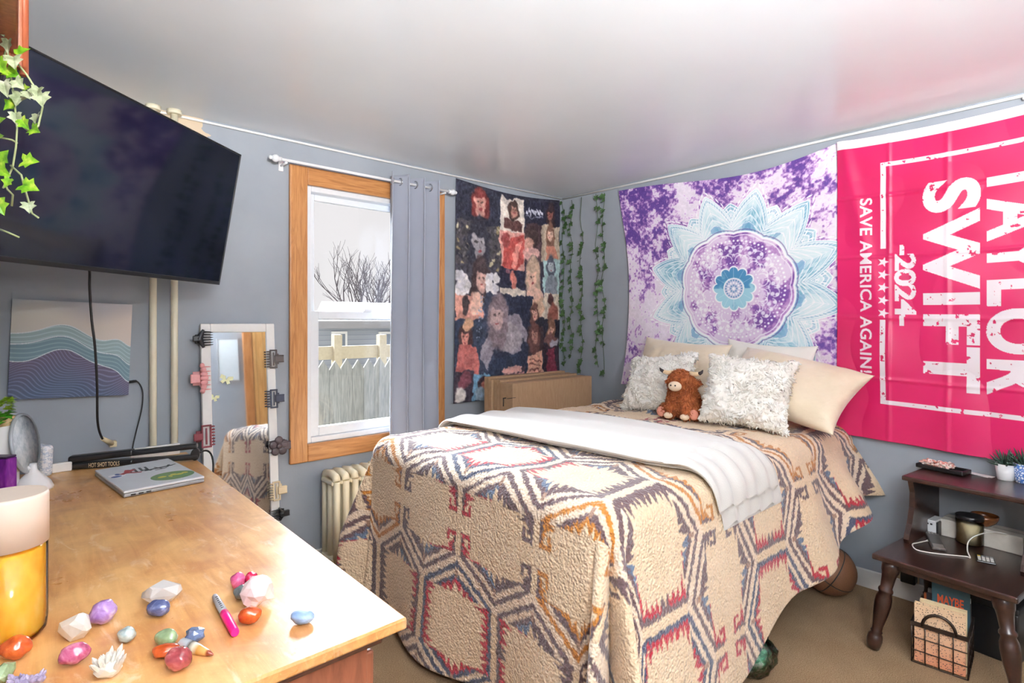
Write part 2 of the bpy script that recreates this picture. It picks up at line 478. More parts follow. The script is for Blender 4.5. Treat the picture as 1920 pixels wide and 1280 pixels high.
MB().box(1.81, 2.03, YD, YD + .012, 1.37, 1.87).build('print', plain('pale print', C(214, 226, 232), .5, var=.03), pic)

# ---- two added fill lights, unseen behind the camera
m_fill = NT('opal fill glow'); m_fill.b.inputs['Emission Color'].default_value = FILL_COL + (1,); m_fill.b.inputs['Emission Strength'].default_value = FILL_POWER; m_fill.color(C(245, 240, 230)); m_fill = m_fill.m
LX, LY, LZ_ = .34, -.46, 1.52
lamp = thing('globe_fill', (LX, LY, 0), 'added fill light shaped as a round opal globe on a stand, out of view', 'fill light')
MB().ball((LX, LY, LZ_), .13, 3).build('globe', m_fill, lamp)
MB().lathe([(.13, 0), (.13, .015), (.015, .03), (.011, .05), (.011, LZ_ - .16), (.04, LZ_ - .15), (.05, LZ_ - .122)], 24, Matrix.Translation((LX, LY, 0))).build('stand', m_chrome, lamp)
fl = thing('uplight_fill', (.02, -.80, 0), 'slim uplighter fill light with an opal bowl added out of view to brighten the room', 'fill light')  # added uplight, brightens the ceiling from out of view
MB().lathe([(.14, 0), (.14, .02), (.02, .035), (.012, .05), (.012, 1.70), (.03, 1.72)], 24, Matrix.Translation((.02, -.80, 0))).build('stand', m_chrome, fl)
MB().lathe([(.03, 0), (.12, .02), (.17, .09), (.165, .09), (.115, .028), (.02, .012)], 32, Matrix.Translation((.02, -.80, 1.715))).build('bowl', m_chrome, fl)
m_up = NT('uplighter bulb'); m_up.b.inputs['Emission Color'].default_value = UP_COL + (1,); m_up.b.inputs['Emission Strength'].default_value = UP_POWER; m_up = m_up.m
MB().ball((.02, -.80, 1.785), .05, 3).build('fill_glow', m_up, fl)
def area(name, loc, rot, sx, sy, power, col, portal=False, spread=PI):
    l = bpy.data.lights.new(name, 'AREA'); l.shape = 'RECTANGLE'; l.size = sx; l.size_y = sy; l.energy = power; l.color = col
    l.spread = spread; l.cycles.is_portal = portal
    o = bpy.data.objects.new(name, l); COL.objects.link(o); o.location = loc; o.rotation_euler = rot; return o
area('window_portal', ((WX0 + WX1) / 2, YA + .13, (WZ0 + WZ1) / 2), (-PI / 2, 0, 0), .8, 1.4, 1, (1, 1, 1), True)
# ---- overcast sky
wd = bpy.data.worlds.new('overcast sky'); SC.world = wd; wd.use_nodes = True
nt = wd.node_tree; bg = nt.nodes['Background']
tc = nt.nodes.new('ShaderNodeTexCoord'); sx = nt.nodes.new('ShaderNodeSeparateXYZ'); nt.links.new(tc.outputs['Generated'], sx.inputs[0])
# an even white overcast with a broad bright patch where the sun sits behind the haze
sd = Vector(SUN_DIR).normalized()
dp = nt.nodes.new('ShaderNodeVectorMath'); dp.operation = 'DOT_PRODUCT'; dp.inputs[1].default_value = sd; nt.links.new(tc.outputs['Generated'], dp.inputs[0])
def wm(op, a_, b_):
    q = nt.nodes.new('ShaderNodeMath'); q.operation = op
    for k_, v_ in enumerate((a_, b_)):
        if hasattr(v_, 'is_linked'): nt.links.new(v_, q.inputs[k_])
        else: q.inputs[k_].default_value = v_
    return q.outputs[0]
mr = nt.nodes.new('ShaderNodeMapRange'); mr.interpolation_type = 'SMOOTHSTEP'; nt.links.new(sx.outputs['Z'], mr.inputs['Value'])
mr.inputs['From Min'].default_value = .20; mr.inputs['From Max'].default_value = .36        # darker cloud bank along the horizon
lobe = wm('MULTIPLY', wm('POWER', wm('MAXIMUM', dp.outputs['Value'], 0.0), SUN_EXP), mr.outputs['Result'])
stg = wm('ADD', wm('MULTIPLY', lobe, SUN_STR), SKY_BASE)
mxc = nt.nodes.new('ShaderNodeMix'); mxc.data_type = 'RGBA'; mxc.inputs[6].default_value = (1, .975, .99, 1); mxc.inputs[7].default_value = (.84, .92, 1, 1)
nt.links.new(wm('MINIMUM', wm('MULTIPLY', lobe, 2.0), 1.0), mxc.inputs[0])
nt.links.new(mxc.outputs[2], bg.inputs['Color']); nt.links.new(stg, bg.inputs['Strength'])

cam = bpy.data.cameras.new('camera'); co = bpy.data.objects.new('camera', cam); COL.objects.link(co)
cam.sensor_width = 36; cam.lens = 36 * FPX / 1920; cam.shift_y = -(640 - CY) / 1920; cam.clip_start = .02
co.location = (0, 0, EYE); co.rotation_euler = (PI / 2, 0, YAW - PI / 2); SC.camera = co
SC.view_settings.view_transform = 'Standard'; SC.view_settings.look = 'None'; SC.view_settings.gamma = 1
SC.view_settings.exposure = EXPOSURE; SC.view_settings.use_curve_mapping = False
SC.render.film_transparent = False
SC.cycles.use_denoising = True; SC.cycles.max_bounces = 10; SC.cycles.diffuse_bounces = 5; SC.cycles.transparent_max_bounces = 16
SC.cycles.sample_clamp_indirect = 8; SC.cycles.caustics_reflective = False; SC.cycles.caustics_refractive = False
# ================================================================== OUTSIDE THE WINDOW
GZ = -.55
t = NT('weathered fence wood'); v = t.coord((10, 10, 1)); n = t.noise(v, 6, 5)
t.color(t.ramp(n, [(.3, C(112, 110, 102)), (.7, C(150, 146, 134))])); t.set(Roughness=.9); m_fence = t.m
m_lumber = plain('pale lumber', C(160, 148, 126), .8, var=.08)
struct(MB().box(-14, 24, YA + .2, 34, GZ - .1, GZ).build('ground', plain('frozen winter ground', C(108, 104, 96), .95, var=.1, scale=2)), 'pale ground of the yard')
FY = 6.0
fe = thing('picket_fence', (2.6, FY, GZ), 'weathered grey picket fence with pointed tops outside the window', 'fence')
pk = MB(); x = .4; k = 0
while x < 5.6:
    h = 1.0 - .09 + .012 * math.sin(k * 2.3); w_ = .135
    pk.prism([(x, GZ), (x + w_, GZ), (x + w_, h - .10), (x + w_ * .5, h), (x, h - .10)], -.011, .011, Matrix.Translation((0, FY, 0)) @ Matrix.Rotation(PI / 2, 4, 'X'))
    x += w_ + .004; k += 1
pk.build('picket_panel', m_fence, fe)
for z in (-.25, .55): MB().box(.4, 5.6, FY + .012, FY + .05, z, z + .09).build('rail', m_fence, fe)
f2 = thing('lumber_fence', (3.5, 7.2, GZ), 'pale lumber rail with square posts just behind the picket fence', 'fence')
zz = ony(660, 672, 7.2).z; zt2 = ony(660, 648, 7.2).z
MB().box(.6, 7.2, 7.2, 7.24, zz, zt2).build('rail', m_lumber, f2)
MB().box(.6, 7.2, 7.2, 7.24, zz - .75, zz - .6).build('rail', m_lumber, f2)
for px in (632, 716, 800):
    p = ony(px, 650, 7.18)
    MB().box(p.x - .055, p.x + .055, 7.14, 7.24, GZ, ony(px, 627, 7.18).z).build('post', m_lumber, f2)
# neighbouring house
HY = 13.0
t = NT('white lap siding'); v = t.coord((1, 1, 1))
wv = t.node('ShaderNodeTexWave', wave_type='BANDS', bands_direction='Z', wave_profile='SAW'); wv.inputs['Scale'].default_value = 2.6
t.link(v, wv.inputs['Vector'])
t.color(t.ramp(wv.outputs['Fac'], [(0, C(110, 118, 132)), (.12, C(150, 157, 168)), (1, C(158, 164, 174))])); t.set(Roughness=.7); m_siding = t.m
ho = thing('neighbour_house', (4.6, HY, GZ), 'low white sided house with a pale roof beyond the fences', 'house')
hx0 = ony(592, 620, HY).x; ez = ony(600, 603, HY - .3).z
MB().box(hx0, 11, HY, HY + 6, GZ, ez).build('wall', m_siding, ho)
pa = ony(640, 580, HY + .5)
rf = MB(); ry = HY + 3.2
pe = [(hx0 - .2, HY - .3, ez), (11.3, HY - .3, ez), (11.3, ry, ez + .62), (hx0 + 1.5, ry, ez + .62)]
rf.poly(pe); rf.poly([(p[0], p[1], p[2] - .1) for p in pe][::-1])
rf.box(hx0 - .2, 11.3, HY - .34, HY - .28, ez - .16, ez + .02)
rf.build('roof', plain('pale snowy roof', C(150, 150, 154), .9, var=.03), ho)
for px0, px1 in ((626, 646), (714, 740)):
    a = ony(px0, 626, HY - .02); b = ony(px1, 665, HY - .02)
    wf = MB().box(a.x - .06, b.x + .06, HY - .05, HY, b.z - .1, a.z + .06).build('window', m_white, ho)
    MB().box(a.x, b.x, HY - .06, HY - .04, b.z, a.z).build('pane', plain('dim house window', C(120, 130, 142), .2), wf)
# bare tree
m_bark = plain('bare bark', C(70, 62, 64), .95, var=.15)
def bare_tree(base, h, seed, name, label, nb=9, spread=.85, dep=5):
    rnd = random.Random(seed); mb = MB()
    def grow(p, d, L, r, k):
        pts = [p]; q = Vector(p)
        dd = Vector(d)
        for i in range(4):
            dd = (dd + Vector((rnd.uniform(-.14, .14), rnd.uniform(-.14, .14), rnd.uniform(-.03, .13)))).normalized()
            q = q + dd * L / 4; pts.append(q.copy())
        mb.tube(pts, [r, r * .9, r * .8, r * .7, r * .6], 5 if k > 1 else 4, cap=False)
        if k == 0: return
        for j in range(3 if k > 1 else 4):
            s = pts[rnd.choice((2, 3, 4, 4))]
            ax = Vector((rnd.gauss(0, 1), rnd.gauss(0, 1), rnd.gauss(0, .5))).normalized()
            nd = (dd + ax * rnd.uniform(.3, .62)).normalized()
            grow(s, nd, L * rnd.uniform(.6, .8), r * .55, k - 1)
    b = Vector(base)
    tr = mb.tube([b, b + Vector((0, 0, h * .18))], [h * .022, h * .02], 8)
    for j in range(nb):
        a = 2 * PI * j / nb + rnd.uniform(-.2, .2); e = rnd.uniform(.35, spread)
        grow(b + Vector((0, 0, h * .17)), Vector((math.cos(a) * e, math.sin(a) * e, 1)).normalized(), h * rnd.uniform(.26, .34), h * .0105, dep - 2)
    o = mb.build(name, m_bark); tag(o, label, 'tree'); return o
tp = ony(690, 605, 22)
bare_tree((tp.x, 22, GZ), 5.6, 3, 'bare_tree', 'bare spreading winter tree behind the roof of the white house', 10, .95)
sp = ony(598, 605, 20)
bare_tree((sp.x - .9, 22, GZ), 3.0, 11, 'bare_shrub', 'small bare shrub at the left edge of the window view', 7, .8, 4)
# ================================================================== BED
m_metal = plain('black bed metal', C(24, 24, 26), .45, .4)
m_matt = fabric('mattress ticking', C(206, 200, 190), .9)
BX0, BX1, BY0, BY1, BZ = 1.24, 3.14, .97, 2.36, .80
bed = thing('bed', ((BX0 + BX1) / 2, (BY0 + BY1) / 2, 0), 'full size bed with its head against the tapestry wall, dressed in patterned fleece', 'bed')
MB().box(BX0 + .05, BX1, BY0 + .05, BY1 - .05, .53, BZ - .03, .05, 4).build('mattress', m_matt, bed)
MB().box(BX0 + .05, BX1, BY0 + .05, BY1 - .05, .34, .53, .015).build('box_spring', fabric('box spring cloth', C(70, 72, 82), .95), bed)
fr = MB()
fr.box(BX0 + .06, BX1, BY0 + .06, BY0 + .1, .30, .34).box(BX0 + .06, BX1, BY1 - .1, BY1 - .06, .30, .34)
for x in (BX0 + .06, (BX0 + BX1) / 2, BX1 - .05): fr.box(x, x + .04, BY0 + .06, BY1 - .06, .30, .338)
fr.build('side_rail', m_metal, bed)
for x in (BX0 + .2, 2.34, BX1 - .1):
    for y in (BY0 + .07, BY1 - .07): MB().lathe([(.03, 0), (.03, .02), (.018, .03), (.018, .30)], 12, Matrix.Translation((x, y, 0))).build('leg', m_metal, bed)

# ---- patterned fleece blanket: flat cloth coordinates a (foot to head), b (right to left)
def blanket_colour(a, b):
    """woven motif over cloth coordinates, a from the foot edge, b from the right edge"""
    Yw = BY0 + b
    fz = (vnoise(a * 160, b * 160, 5) - .5) * .016 + (vnoise(a * 60, b * 60, 9) - .5) * .008
    base = np.array([236, 208, 173.]) + (fbm(a * 9, b * 9, 3)[..., None] - .5) * np.array([14, 16, 20])
    PW, PH = .40, .37
    hw, vs, ap = PW / 2, .125, .245
    best = None
    fx = (Yw - 1.571) / PW; fy = (a + .25) / PH        # row 0 centre lies .25 m down the foot drop
    D = np.full(a.shape, -1.0); LX_ = np.zeros(a.shape); LY_ = np.zeros(a.shape); CI = np.zeros(a.shape); RI = np.zeros(a.shape)
    for dr in (-1, 0, 1):
        r = np.round(fy) + dr
        odd = np.mod(r, 2)
        sh = np.where(odd == 1, 0.0, 0.5)
        j = np.round(fx - sh)
        lx = (fx - sh - j) * PW; ly = (fy - r) * PH
        ax = np.abs(lx); ay = np.abs(ly)
        slope = (ap - vs) / hw
        dd = np.minimum(hw - ax, (ap - slope * ax - ay) / math.hypot(1, slope))
        m = dd > D
        D = np.where(m, dd, D); LX_ = np.where(m, lx, LX_); LY_ = np.where(m, ly, LY_); CI = np.where(m, j + sh, CI); RI = np.where(m, r, RI)
    d = D + fz * .55; ax = np.abs(LX_); ay = np.abs(LY_)
    brown = np.array([92, 68, 70.]); red = np.array([166, 22, 40.]); blue = np.array([88, 102, 124.]); navy = np.array([58, 62, 84.])
    ochre = np.array([186, 116, 38.]); pale = np.array([242, 218, 192.]); tan = np.array([160, 124, 104.])
    yc = CI * PW + 1.571
    th = np.mod((yc - 1.571) / 1.2 + .5, 1) - .5        # 0 red, +-1/3 brown, +-1/2 ochre
    # inner colour of the ragged border / second colour
    isred = np.abs(th) < .13; isoch = np.abs(th) > .37; bluish = (np.abs(th) > .13) & (np.abs(th) < .22)
    c1 = np.where(isred[..., None], red, np.where(isoch[..., None], ochre, brown))
    side = np.sign(LX_) * np.where(th > 0, 1, -1)
    mixed = (~isred) & (~isoch)
    c1 = np.where((mixed & (side < 0) & (LY_ * 0 + ay > .02))[..., None], np.where((ay > .12)[..., None], blue, red), c1)
    c2 = np.where(isred[..., None], navy, np.where(isoch[..., None], brown, brown))
    col = np.broadcast_to(base, a.shape + (3,)).copy()
    diag = ay > vs * 1.0 - .01
    saw = np.abs(np.mod(LX_ / .03 + vnoise(LX_ * 30 + 50, LY_ * 30, 8) * .6, 1) - .5) * 2
    sawv = np.abs(np.mod(LY_ / .026 + vnoise(LX_ * 30 + 90, LY_ * 30, 18) * .6, 1) - .5) * 2
    # diagonal: pale seam, stripe, gap, ragged border
    def put(m, c):
        nonlocal col
        col = np.where(m[..., None], c, col)
    put(diag & (d < .012), pale)
    put(diag & (d > .012) & (d < .030), np.where(isoch[..., None], ochre, np.where(isred[..., None], navy, brown)))
    put(diag & (d > .030) & (d < .047), pale)
    put(diag & (d > .047) & (d < .068 + .034 * saw * (ax < .15)), c1)
    put(diag & (d > .047) & (d < .058 + .012 * saw), c2)
    # uprights: ragged border fading out at mid height, small hooks
    ver = ~diag
    ramp = sstep(.03, .12, ay)
    full = np.mod(RI, 2) == 1          # every other row has ragged borders all the way up, the rest have hooks
    put(ver & full & (d > .016) & (d < .040 + .036 * sawv), c1)
    put(ver & full & (d > .016) & (d < .028 + .012 * sawv), c2)
    ver = ver & ~full
    put(ver & (d > .014) & (d < .022 + (.02 + .034 * sawv) * ramp) & (ay > .028), c1)
    put(ver & (d > .014) & (d < .022 + .014 * ramp * sawv) & (ay > .028), c2)
    put(ver & (d > .014) & (d < .066) & (ay > .034) & (ay < .050), c1)
    put(ver & (d > .052) & (d < .066) & (ay > .034) & (ay < .078), c1)
    # little ticks on the cell axis
    put((ax < .008) & (ay > .17) & (ay < .20), tan)
    sp = vnoise(a * 300, b * 300, 33)[..., None]
    col = col * (1 - .10 * sp) + 8 * sp
    return nlin(np.clip(col, 0, 255))

m_fleece = painted('patterned sherpa fleece', 1.0, 130, .75, .010, True)
m_fleece.node_tree.nodes['Principled BSDF'].inputs['Sheen Weight'].default_value = .25
W = BY1 - BY0 - .14; RX = BX0 + .07; RY = BY0 + .07; L = 1.88
def drape(a, b, off=0.0):
    """cloth coordinates (0,0 = inner foot right corner) -> world position"""
    r = .085 + off
    dx = np.maximum(0, -a); dr = np.maximum(0, -b); dl = np.maximum(0, b - W)
    dy = np.maximum(dr, dl)
    q = (dx ** 4 + dy ** 4) ** .25
    hyp = np.hypot(dx, dy) + 1e-9
    nx_ = -dx / hyp; ny_ = (dl - dr) / hyp
    qa = np.minimum(q, r * PI / 2)
    out = r * np.sin(qa / r); drop = r * (1 - np.cos(qa / r))
    ex = np.maximum(0, q - r * PI / 2)
    ang = np.arctan2(dy, dx + 1e-9)                     # 0 foot, pi/2 side
    corner = sstep(.12, .5, ang) * (1 - sstep(PI / 2 - .5, PI / 2 - .12, ang))
    head = sstep(.9, 1.75, a)
    side = (dr > 0) | (dl > 0)
    flare = .06 + .05 * sstep(0, .5, ang) + .36 * head * sstep(.5, 1.2, ang)
    fold = corner * .105 * np.cos(ang * 11.0 + .9) * np.minimum(1, ex / .35)
    wav_foot = .024 * np.sin(b * 8.5 + 1.2) * (ex / .6) * (1 - sstep(.2, .6, ang))
    wav_side = (.014 * np.sin(a * 6.0 + .5) * (ex / .5) + .05 * head * np.sin(a * 17) * np.minimum(1, ex / .2)) * sstep(.8, 1.3, ang)
    out = out + ex * flare + fold + wav_foot + wav_side
    drop = drop + ex * np.sqrt(1 - np.minimum(.8, flare) ** 2)
    x = RX + np.maximum(a, 0) + nx_ * out
    y = RY + np.clip(b, 0, W) + ny_ * out
    crown = .018 * np.sin(np.clip((a + .05) / (L + .1), 0, 1) * PI) * np.sin(np.clip((b + .05) / (W + .1), 0, 1) * PI)
    z = BZ + off + crown - drop
    return x, y, z, ex
def overhang_right(a): return .76 - .16 * sstep(.55, 1.05, a) - .20 * sstep(1.05, 1.77, a)
na, nb_ = 500, 560
A1 = -.79 + (L + .79) * np.linspace(0, 1, na)[:, None]
tb = np.linspace(0, 1, nb_)[None, :]
b0 = -overhang_right(A1) ; b1 = W + .74
Bq = b0 + (b1 - b0) * tb; Aq = A1 + 0 * tb
Aq = Aq + .03 * np.sin(Bq * 5 + .7) * np.clip(-Aq / .79, 0, 1)
x, y, z, ex = drape(Aq, Bq)
wr = (fbm(Aq * 5, Bq * 5, 21) - .5) * .03 + (fbm(Aq * 16 + Bq * 6, Bq * 9, 41, 3) - .5) * .03 * sstep(.9, 1.4, Aq) * sstep(.1, .6, Bq)
z = z + wr * (ex <= 0)
z = np.maximum(z, .012)
P3 = np.stack([x, y, z], -1)
blk = grid_mesh('fleece_blanket', P3, m_fleece, None, blanket_colour(Aq, Bq), solid=.014)
tag(blk, 'cream sherpa fleece blanket with red, brown, blue and ochre southwestern motifs covering the bed', 'blanket')

# ---- folded throw across the bed
m_throw = fabric('pale plush throw', C(206, 203, 198), .95, .03, 260, .35)
m_throw.node_tree.nodes['Principled BSDF'].inputs['Sheen Weight'].default_value = .5
def throw_layer(name, z0, th, dfoot, dhead, ext, parent):
    n = 170; b = np.linspace(-.20 - ext, W + .33, n)
    yy = RY + b
    xf = np.interp(yy, [.80, .95, 1.15, 1.6, 2.4], [1.79, 1.74, 1.66, 1.61, 1.62]) + dfoot
    xh = np.interp(yy, [.80, .95, 1.36, 2.2, 2.5], [2.27, 2.22, 2.22, 2.2, 2.15]) + dhead
    k = 44; s = np.linspace(0, 1, k)
    # ring: top from foot to head then bottom back, with round ends
    prof = []
    for i in range(k):
        prof.append((s[i], 1))
    for i in range(k): prof.append((s[::-1][i], 0))
    P = np.zeros((n, 2 * k + 1, 3))
    for j, (t_, top) in enumerate(prof + [prof[0]]):
        edge = min(t_, 1 - t_) * (xh - xf)
        rnd = np.sqrt(np.clip(1 - (1 - np.clip(edge / .02, 0, 1)) ** 2, 0, 1))
        hh = z0 + th * .5 + (th * .5 * rnd) * (1 if top else -1)
        X_ = xf + (xh - xf) * t_
        a_ = X_ - RX
        h_ = hh + (.006 * np.sin(t_ * 19 + b * 3) + .008 * np.sin(t_ * 31 - b * 14) * (b < .05)) * top
        px_, py_, pz_, e_ = drape(a_, b, 0)
        qx, qy, qz, e2 = drape(a_, b, .02)
        nrm = np.stack([qx - px_, qy - py_, qz - pz_], -1); nrm /= np.linalg.norm(nrm, axis=-1)[:, None] + 1e-9
        P[:, j] = np.stack([px_, py_, pz_], -1) + nrm * h_[:, None]
    o = grid_mesh(name, P, m_throw, parent)
    return o
th0 = thing('throw_blanket', (1.78, 1.6, BZ + .02), 'pale grey plush throw folded into a strip across the bed', 'throw')
throw_layer('lower_fold', .014, .016, .03, .02, .05, th0)
throw_layer('upper_fold', .031, .020, 0, -.02, 0, th0)

# ---- pillows
def pillow_pts(n, w, h, t, pinch=.10, seed=0, wr=.006):
    u = np.linspace(-1, 1, n)[None, :]; v = np.linspace(-1, 1, n)[:, None]
    uu = np.sign(u) * (1 - (1 - np.abs(u)) ** 1.3); vv = np.sign(v) * (1 - (1 - np.abs(v)) ** 1.3)
    th = t / 2 * (np.clip(1 - np.abs(uu) ** 2.6, 0, 1) * np.clip(1 - np.abs(vv) ** 2.6, 0, 1)) ** .55
    x = uu * w / 2 * (1 - pinch * (1 - vv ** 2) * uu ** 2); y = vv * h / 2 * (1 - pinch * (1 - uu ** 2) * vv ** 2)
    nz = (fbm(x * 9 + 3 * seed, y * 9, seed, 4) - .5) * wr * 6 * (th / (t / 2))
    return x + 0 * y, y + 0 * x, th, nz
def pillow(name, M, w, h, t, mat, label, cat, group=None, seed=0, wr=.006, n=64, part=None):
    x, y, th, nz = pillow_pts(n, w, h, t, seed=seed, wr=wr)
    top = np.stack([x, y, th + nz], -1); bot = np.stack([x, y, -th + nz * .5], -1)
    bm = bmesh.new(); T = [[None] * n for _ in range(n)]; Bt = [[None] * n for _ in range(n)]
    for i in range(n):
        for j in range(n):
            T[i][j] = bm.verts.new(M @ Vector(top[i, j]))
            Bt[i][j] = T[i][j] if i in (0, n - 1) or j in (0, n - 1) else bm.verts.new(M @ Vector(bot[i, j]))
    for i in range(n - 1):
        for j in range(n - 1):
            f = bm.faces.new((T[i][j], T[i][j + 1], T[i + 1][j + 1], T[i + 1][j])); f.smooth = True
            q = (Bt[i][j], Bt[i + 1][j], Bt[i + 1][j + 1], Bt[i][j + 1])
            if len(set(q)) == 4:
                try: f = bm.faces.new(q); f.smooth = True
                except ValueError: pass
    bmesh.ops.recalc_face_normals(bm, faces=bm.faces[:])
    return bm
def put_pillow(name, M, w, h, t, mat, label, cat, **k):
    bm = pillow(name, M, w, h, t, mat, label, cat, **k)
    me = bpy.data.meshes.new(name); bm.to_mesh(me); bm.free()
    o = link(name, me, mat, None); tag(o, label, cat); return o
def lean_M(c, yaw, tilt, roll=0):
    # local x along the wall (towards the far corner), y up, z out into the room; tilt leans the top back
    M = Matrix.Translation(c) @ Matrix.Rotation(yaw, 4, 'Z')
    base = Matrix(((0, 0, -1, 0), (1, 0, 0, 0), (0, 1, 0, 0), (0, 0, 0, 1)))    # x->+Y, y->Z, z->-X (room)
    base = Matrix(((0, 0, -1, 0), (-1, 0, 0, 0), (0, 1, 0, 0), (0, 0, 0, 1)))
    return M @ base @ Matrix.Rotation(-tilt, 4, 'X') @ Matrix.Rotation(roll, 4, 'Z')
t = NT('cream satin'); v = t.coord(); n = t.noise(v, 7, 4)
t.color(t.ramp(n, [(.3, C(226, 208, 180)), (.7, C(238, 222, 198))])); t.set(Roughness=.42); t.b.inputs['Sheen Weight'].default_value = .4
t.bump(t.noise(t.coord((1, 1, 2.2)), 11, 4), .35, .02); m_satin = t.m
m_cotton = fabric('white pillow cotton', C(238, 234, 226), .9, .02, 300, .2)
M = lean_M((2.91, 1.17, 1.01), .10, .88, -.27)
put_pillow('pillow', M, .66, .41, .20, m_satin, 'large cream satin pillow leaning nearest the pink flag', 'pillow', seed=3, wr=.008)
M = lean_M((3.10, 1.36, 1.01), .0, .25, -.06)
put_pillow('pillow', M, .50, .44, .10, m_cotton, 'white pillow tucked behind the large cream satin pillow', 'pillow', seed=8)
M = lean_M((3.02, 1.86, 1.02), -.05, .42, -.06)
put_pillow('pillow', M, .62, .44, .17, m_satin, 'cream satin pillow behind the left fluffy cushion', 'pillow', seed=5, wr=.008)

# ---- fluffy cushions
t = NT('long white fake fur'); v = t.coord(); t.color(t.ramp(t.noise(v, 16, 3), [(.3, C(246, 241, 232)), (.7, C(254, 252, 247))])); t.set(Roughness=1.0)
t.bump(t.noise(t.coord((1, 1, .5)), 120, 4, .7), .5, .006); m_fur = t.m
def tufts(bm, n, length, rad, seed, curl=.5, lenvar=.4, down=.35):
    rnd = random.Random(seed); fs = [f for f in bm.faces]; ar = [f.calc_area() for f in fs]
    picks = rnd.choices(fs, ar, k=n); mb = bmesh.new()
    for f in picks:
        vs = [v.co for v in f.verts]; a, b = rnd.random(), rnd.random()
        if len(vs) == 4: p = vs[0].lerp(vs[1], a).lerp(vs[3].lerp(vs[2], a), b)
        else:
            if a + b > 1: a, b = 1 - a, 1 - b
            p = vs[0] + (vs[1] - vs[0]) * a + (vs[2] - vs[0]) * b
        nn = f.normal
        cl = mnoise.noise_vector(p * 22) * curl
        d1 = (nn * (.55 if curl > 1 else 1) + cl + Vector((0, 0, -down))).normalized()
        d2 = (nn * .45 + cl * 1.7 + Vector((rnd.gauss(0, .25), rnd.gauss(0, .25), rnd.gauss(0, .25) - down * 1.6))).normalized()
        Ln = length * (1 + rnd.uniform(-lenvar, lenvar)); r = rad
        s = d1.orthogonal().normalized(); u_ = d1.cross(s)
        p0 = p - nn * .002; p1 = p0 + d1 * Ln * .5; p2 = p1 + d2 * Ln * .5
        R0 = [mb.verts.new(p0 + (s * math.cos(q) + u_ * math.sin(q)) * r) for q in (0, 2.1, 4.2)]
        R1 = [mb.verts.new(p1 + (s * math.cos(q) + u_ * math.sin(q)) * r * .75) for q in (0, 2.1, 4.2)]
        t_ = mb.verts.new(p2)
        for i in range(3):
            j = (i + 1) % 3
            g = mb.faces.new((R0[i], R0[j], R1[j], R1[i])); g.smooth = True
            g = mb.faces.new((R1[i], R1[j], t_)); g.smooth = True
    return mb
def fluffy(M, w, h, t_, label, seed):
    bm = pillow('fluffy_cushion', M, w, h, t_, None, None, None, seed=seed, wr=.012, n=130)
    bm.normal_update(); sv = Vector((seed * 1.7, seed * .9, 0))
    for v in bm.verts:      # clumped pile
        q = v.co + sv
        k = mnoise.noise(q * 14) * .010 + abs(mnoise.noise(q * 30)) * .011 + mnoise.noise(q * 75) * .0035
        v.co = v.co + v.normal * k
    bm.normal_update()
    fur = tufts(bm, 3200, .019, .0050, seed, curl=1.3, down=.2)
    th = thing('fluffy_cushion', M.translation, label, 'cushion')
    off = M.translation
    for b_, nm in ((bm, 'cover'), (fur, 'fur')):
        for v in b_.verts: v.co -= off
        me = bpy.data.meshes.new(nm); b_.to_mesh(me); b_.free()
        o = link(nm, me, m_fur, th)
        if nm == 'fur': o['kind'] = 'stuff'
fluffy(lean_M((2.66, 1.25, .995), .30, .45, -.10), .40, .36, .15, 'square cream fluffy cushion leaning on the large satin pillow', 4)
fluffy(lean_M((2.78, 1.83, .985), -.10, .50, .12), .44, .35, .14, 'white fluffy cushion at the left, behind the plush cow', 12)

# ---- plush highland cow
m_cow = NT('rust curly plush'); v = m_cow.coord(); m_cow.color(m_cow.ramp(m_cow.noise(v, 45, 4), [(.25, C(116, 54, 24)), (.5, C(160, 84, 42)), (.8, C(196, 118, 66))])); m_cow.set(Roughness=1.0); m_cow = m_cow.m
m_muz = fabric('cream plush', C(238, 214, 186), .95); m_horn = fabric('cream horn felt', C(236, 204, 164), .9); m_horntip = fabric('dark horn felt', C(52, 42, 46), .9)
m_pink = fabric('pink sole felt', C(222, 150, 128), .95)
cp = onz(1280, 782, BZ + .03)
cow_fwd = (-(Vector((FW[0], FW[1], 0))) * .75 - Vector((RT[0], RT[1], 0)) * .66).normalized()
cow_left = Vector((0, 0, 1)).cross(cow_fwd)
MC = Matrix((cow_fwd, cow_left, Vector((0, 0, 1)))).transposed().to_4x4(); MC.translation = cp
cow = thing('plush_cow', cp, 'rust brown shaggy plush highland cow sitting against the fluffy cushions', 'plush toy')
mb = MB(MC)
mb.ball((-.005, 0, .085), (.082, .088, .085), 3).ball((0, 0, .135), (.07, .072, .075), 3).ball((.018, 0, .19), (.066, .064, .062), 3)
mb.ball((.052, 0, .182), (.04, .042, .036), 3).ball((.055, .045, .05), (.03, .027, .056), 3).ball((.055, -.045, .05), (.03, .027, .056), 3)
mb.ball((.02, .085, .035), (.05, .03, .035), 3).ball((.02, -.085, .035), (.05, .03, .035), 3).ball((-.01, .07, .185), (.02, .03, .014), 2).ball((-.01, -.07, .185), (.02, .03, .014), 2)
tmp = mb.build('body', m_cow, None)
md = tmp.modifiers.new('r', 'REMESH'); md.mode = 'VOXEL'; md.voxel_size = .007; md.use_smooth_shade = True
sm = tmp.modifiers.new('s', 'SMOOTH'); sm.iterations = 4
dg = bpy.context.evaluated_depsgraph_get(); dg.update()
me = bpy.data.meshes.new_from_object(tmp.evaluated_get(dg)); bpy.data.objects.remove(tmp)
for v in me.vertices: v.co -= cp
body = link('body', me, None, cow); me.materials.clear(); me.materials.append(m_cow)
bm = bmesh.new(); bm.from_mesh(me); bm.normal_update()
fb = tufts(bm, 3800, .017, .0032, 31, curl=.8, down=.5); bm.free()
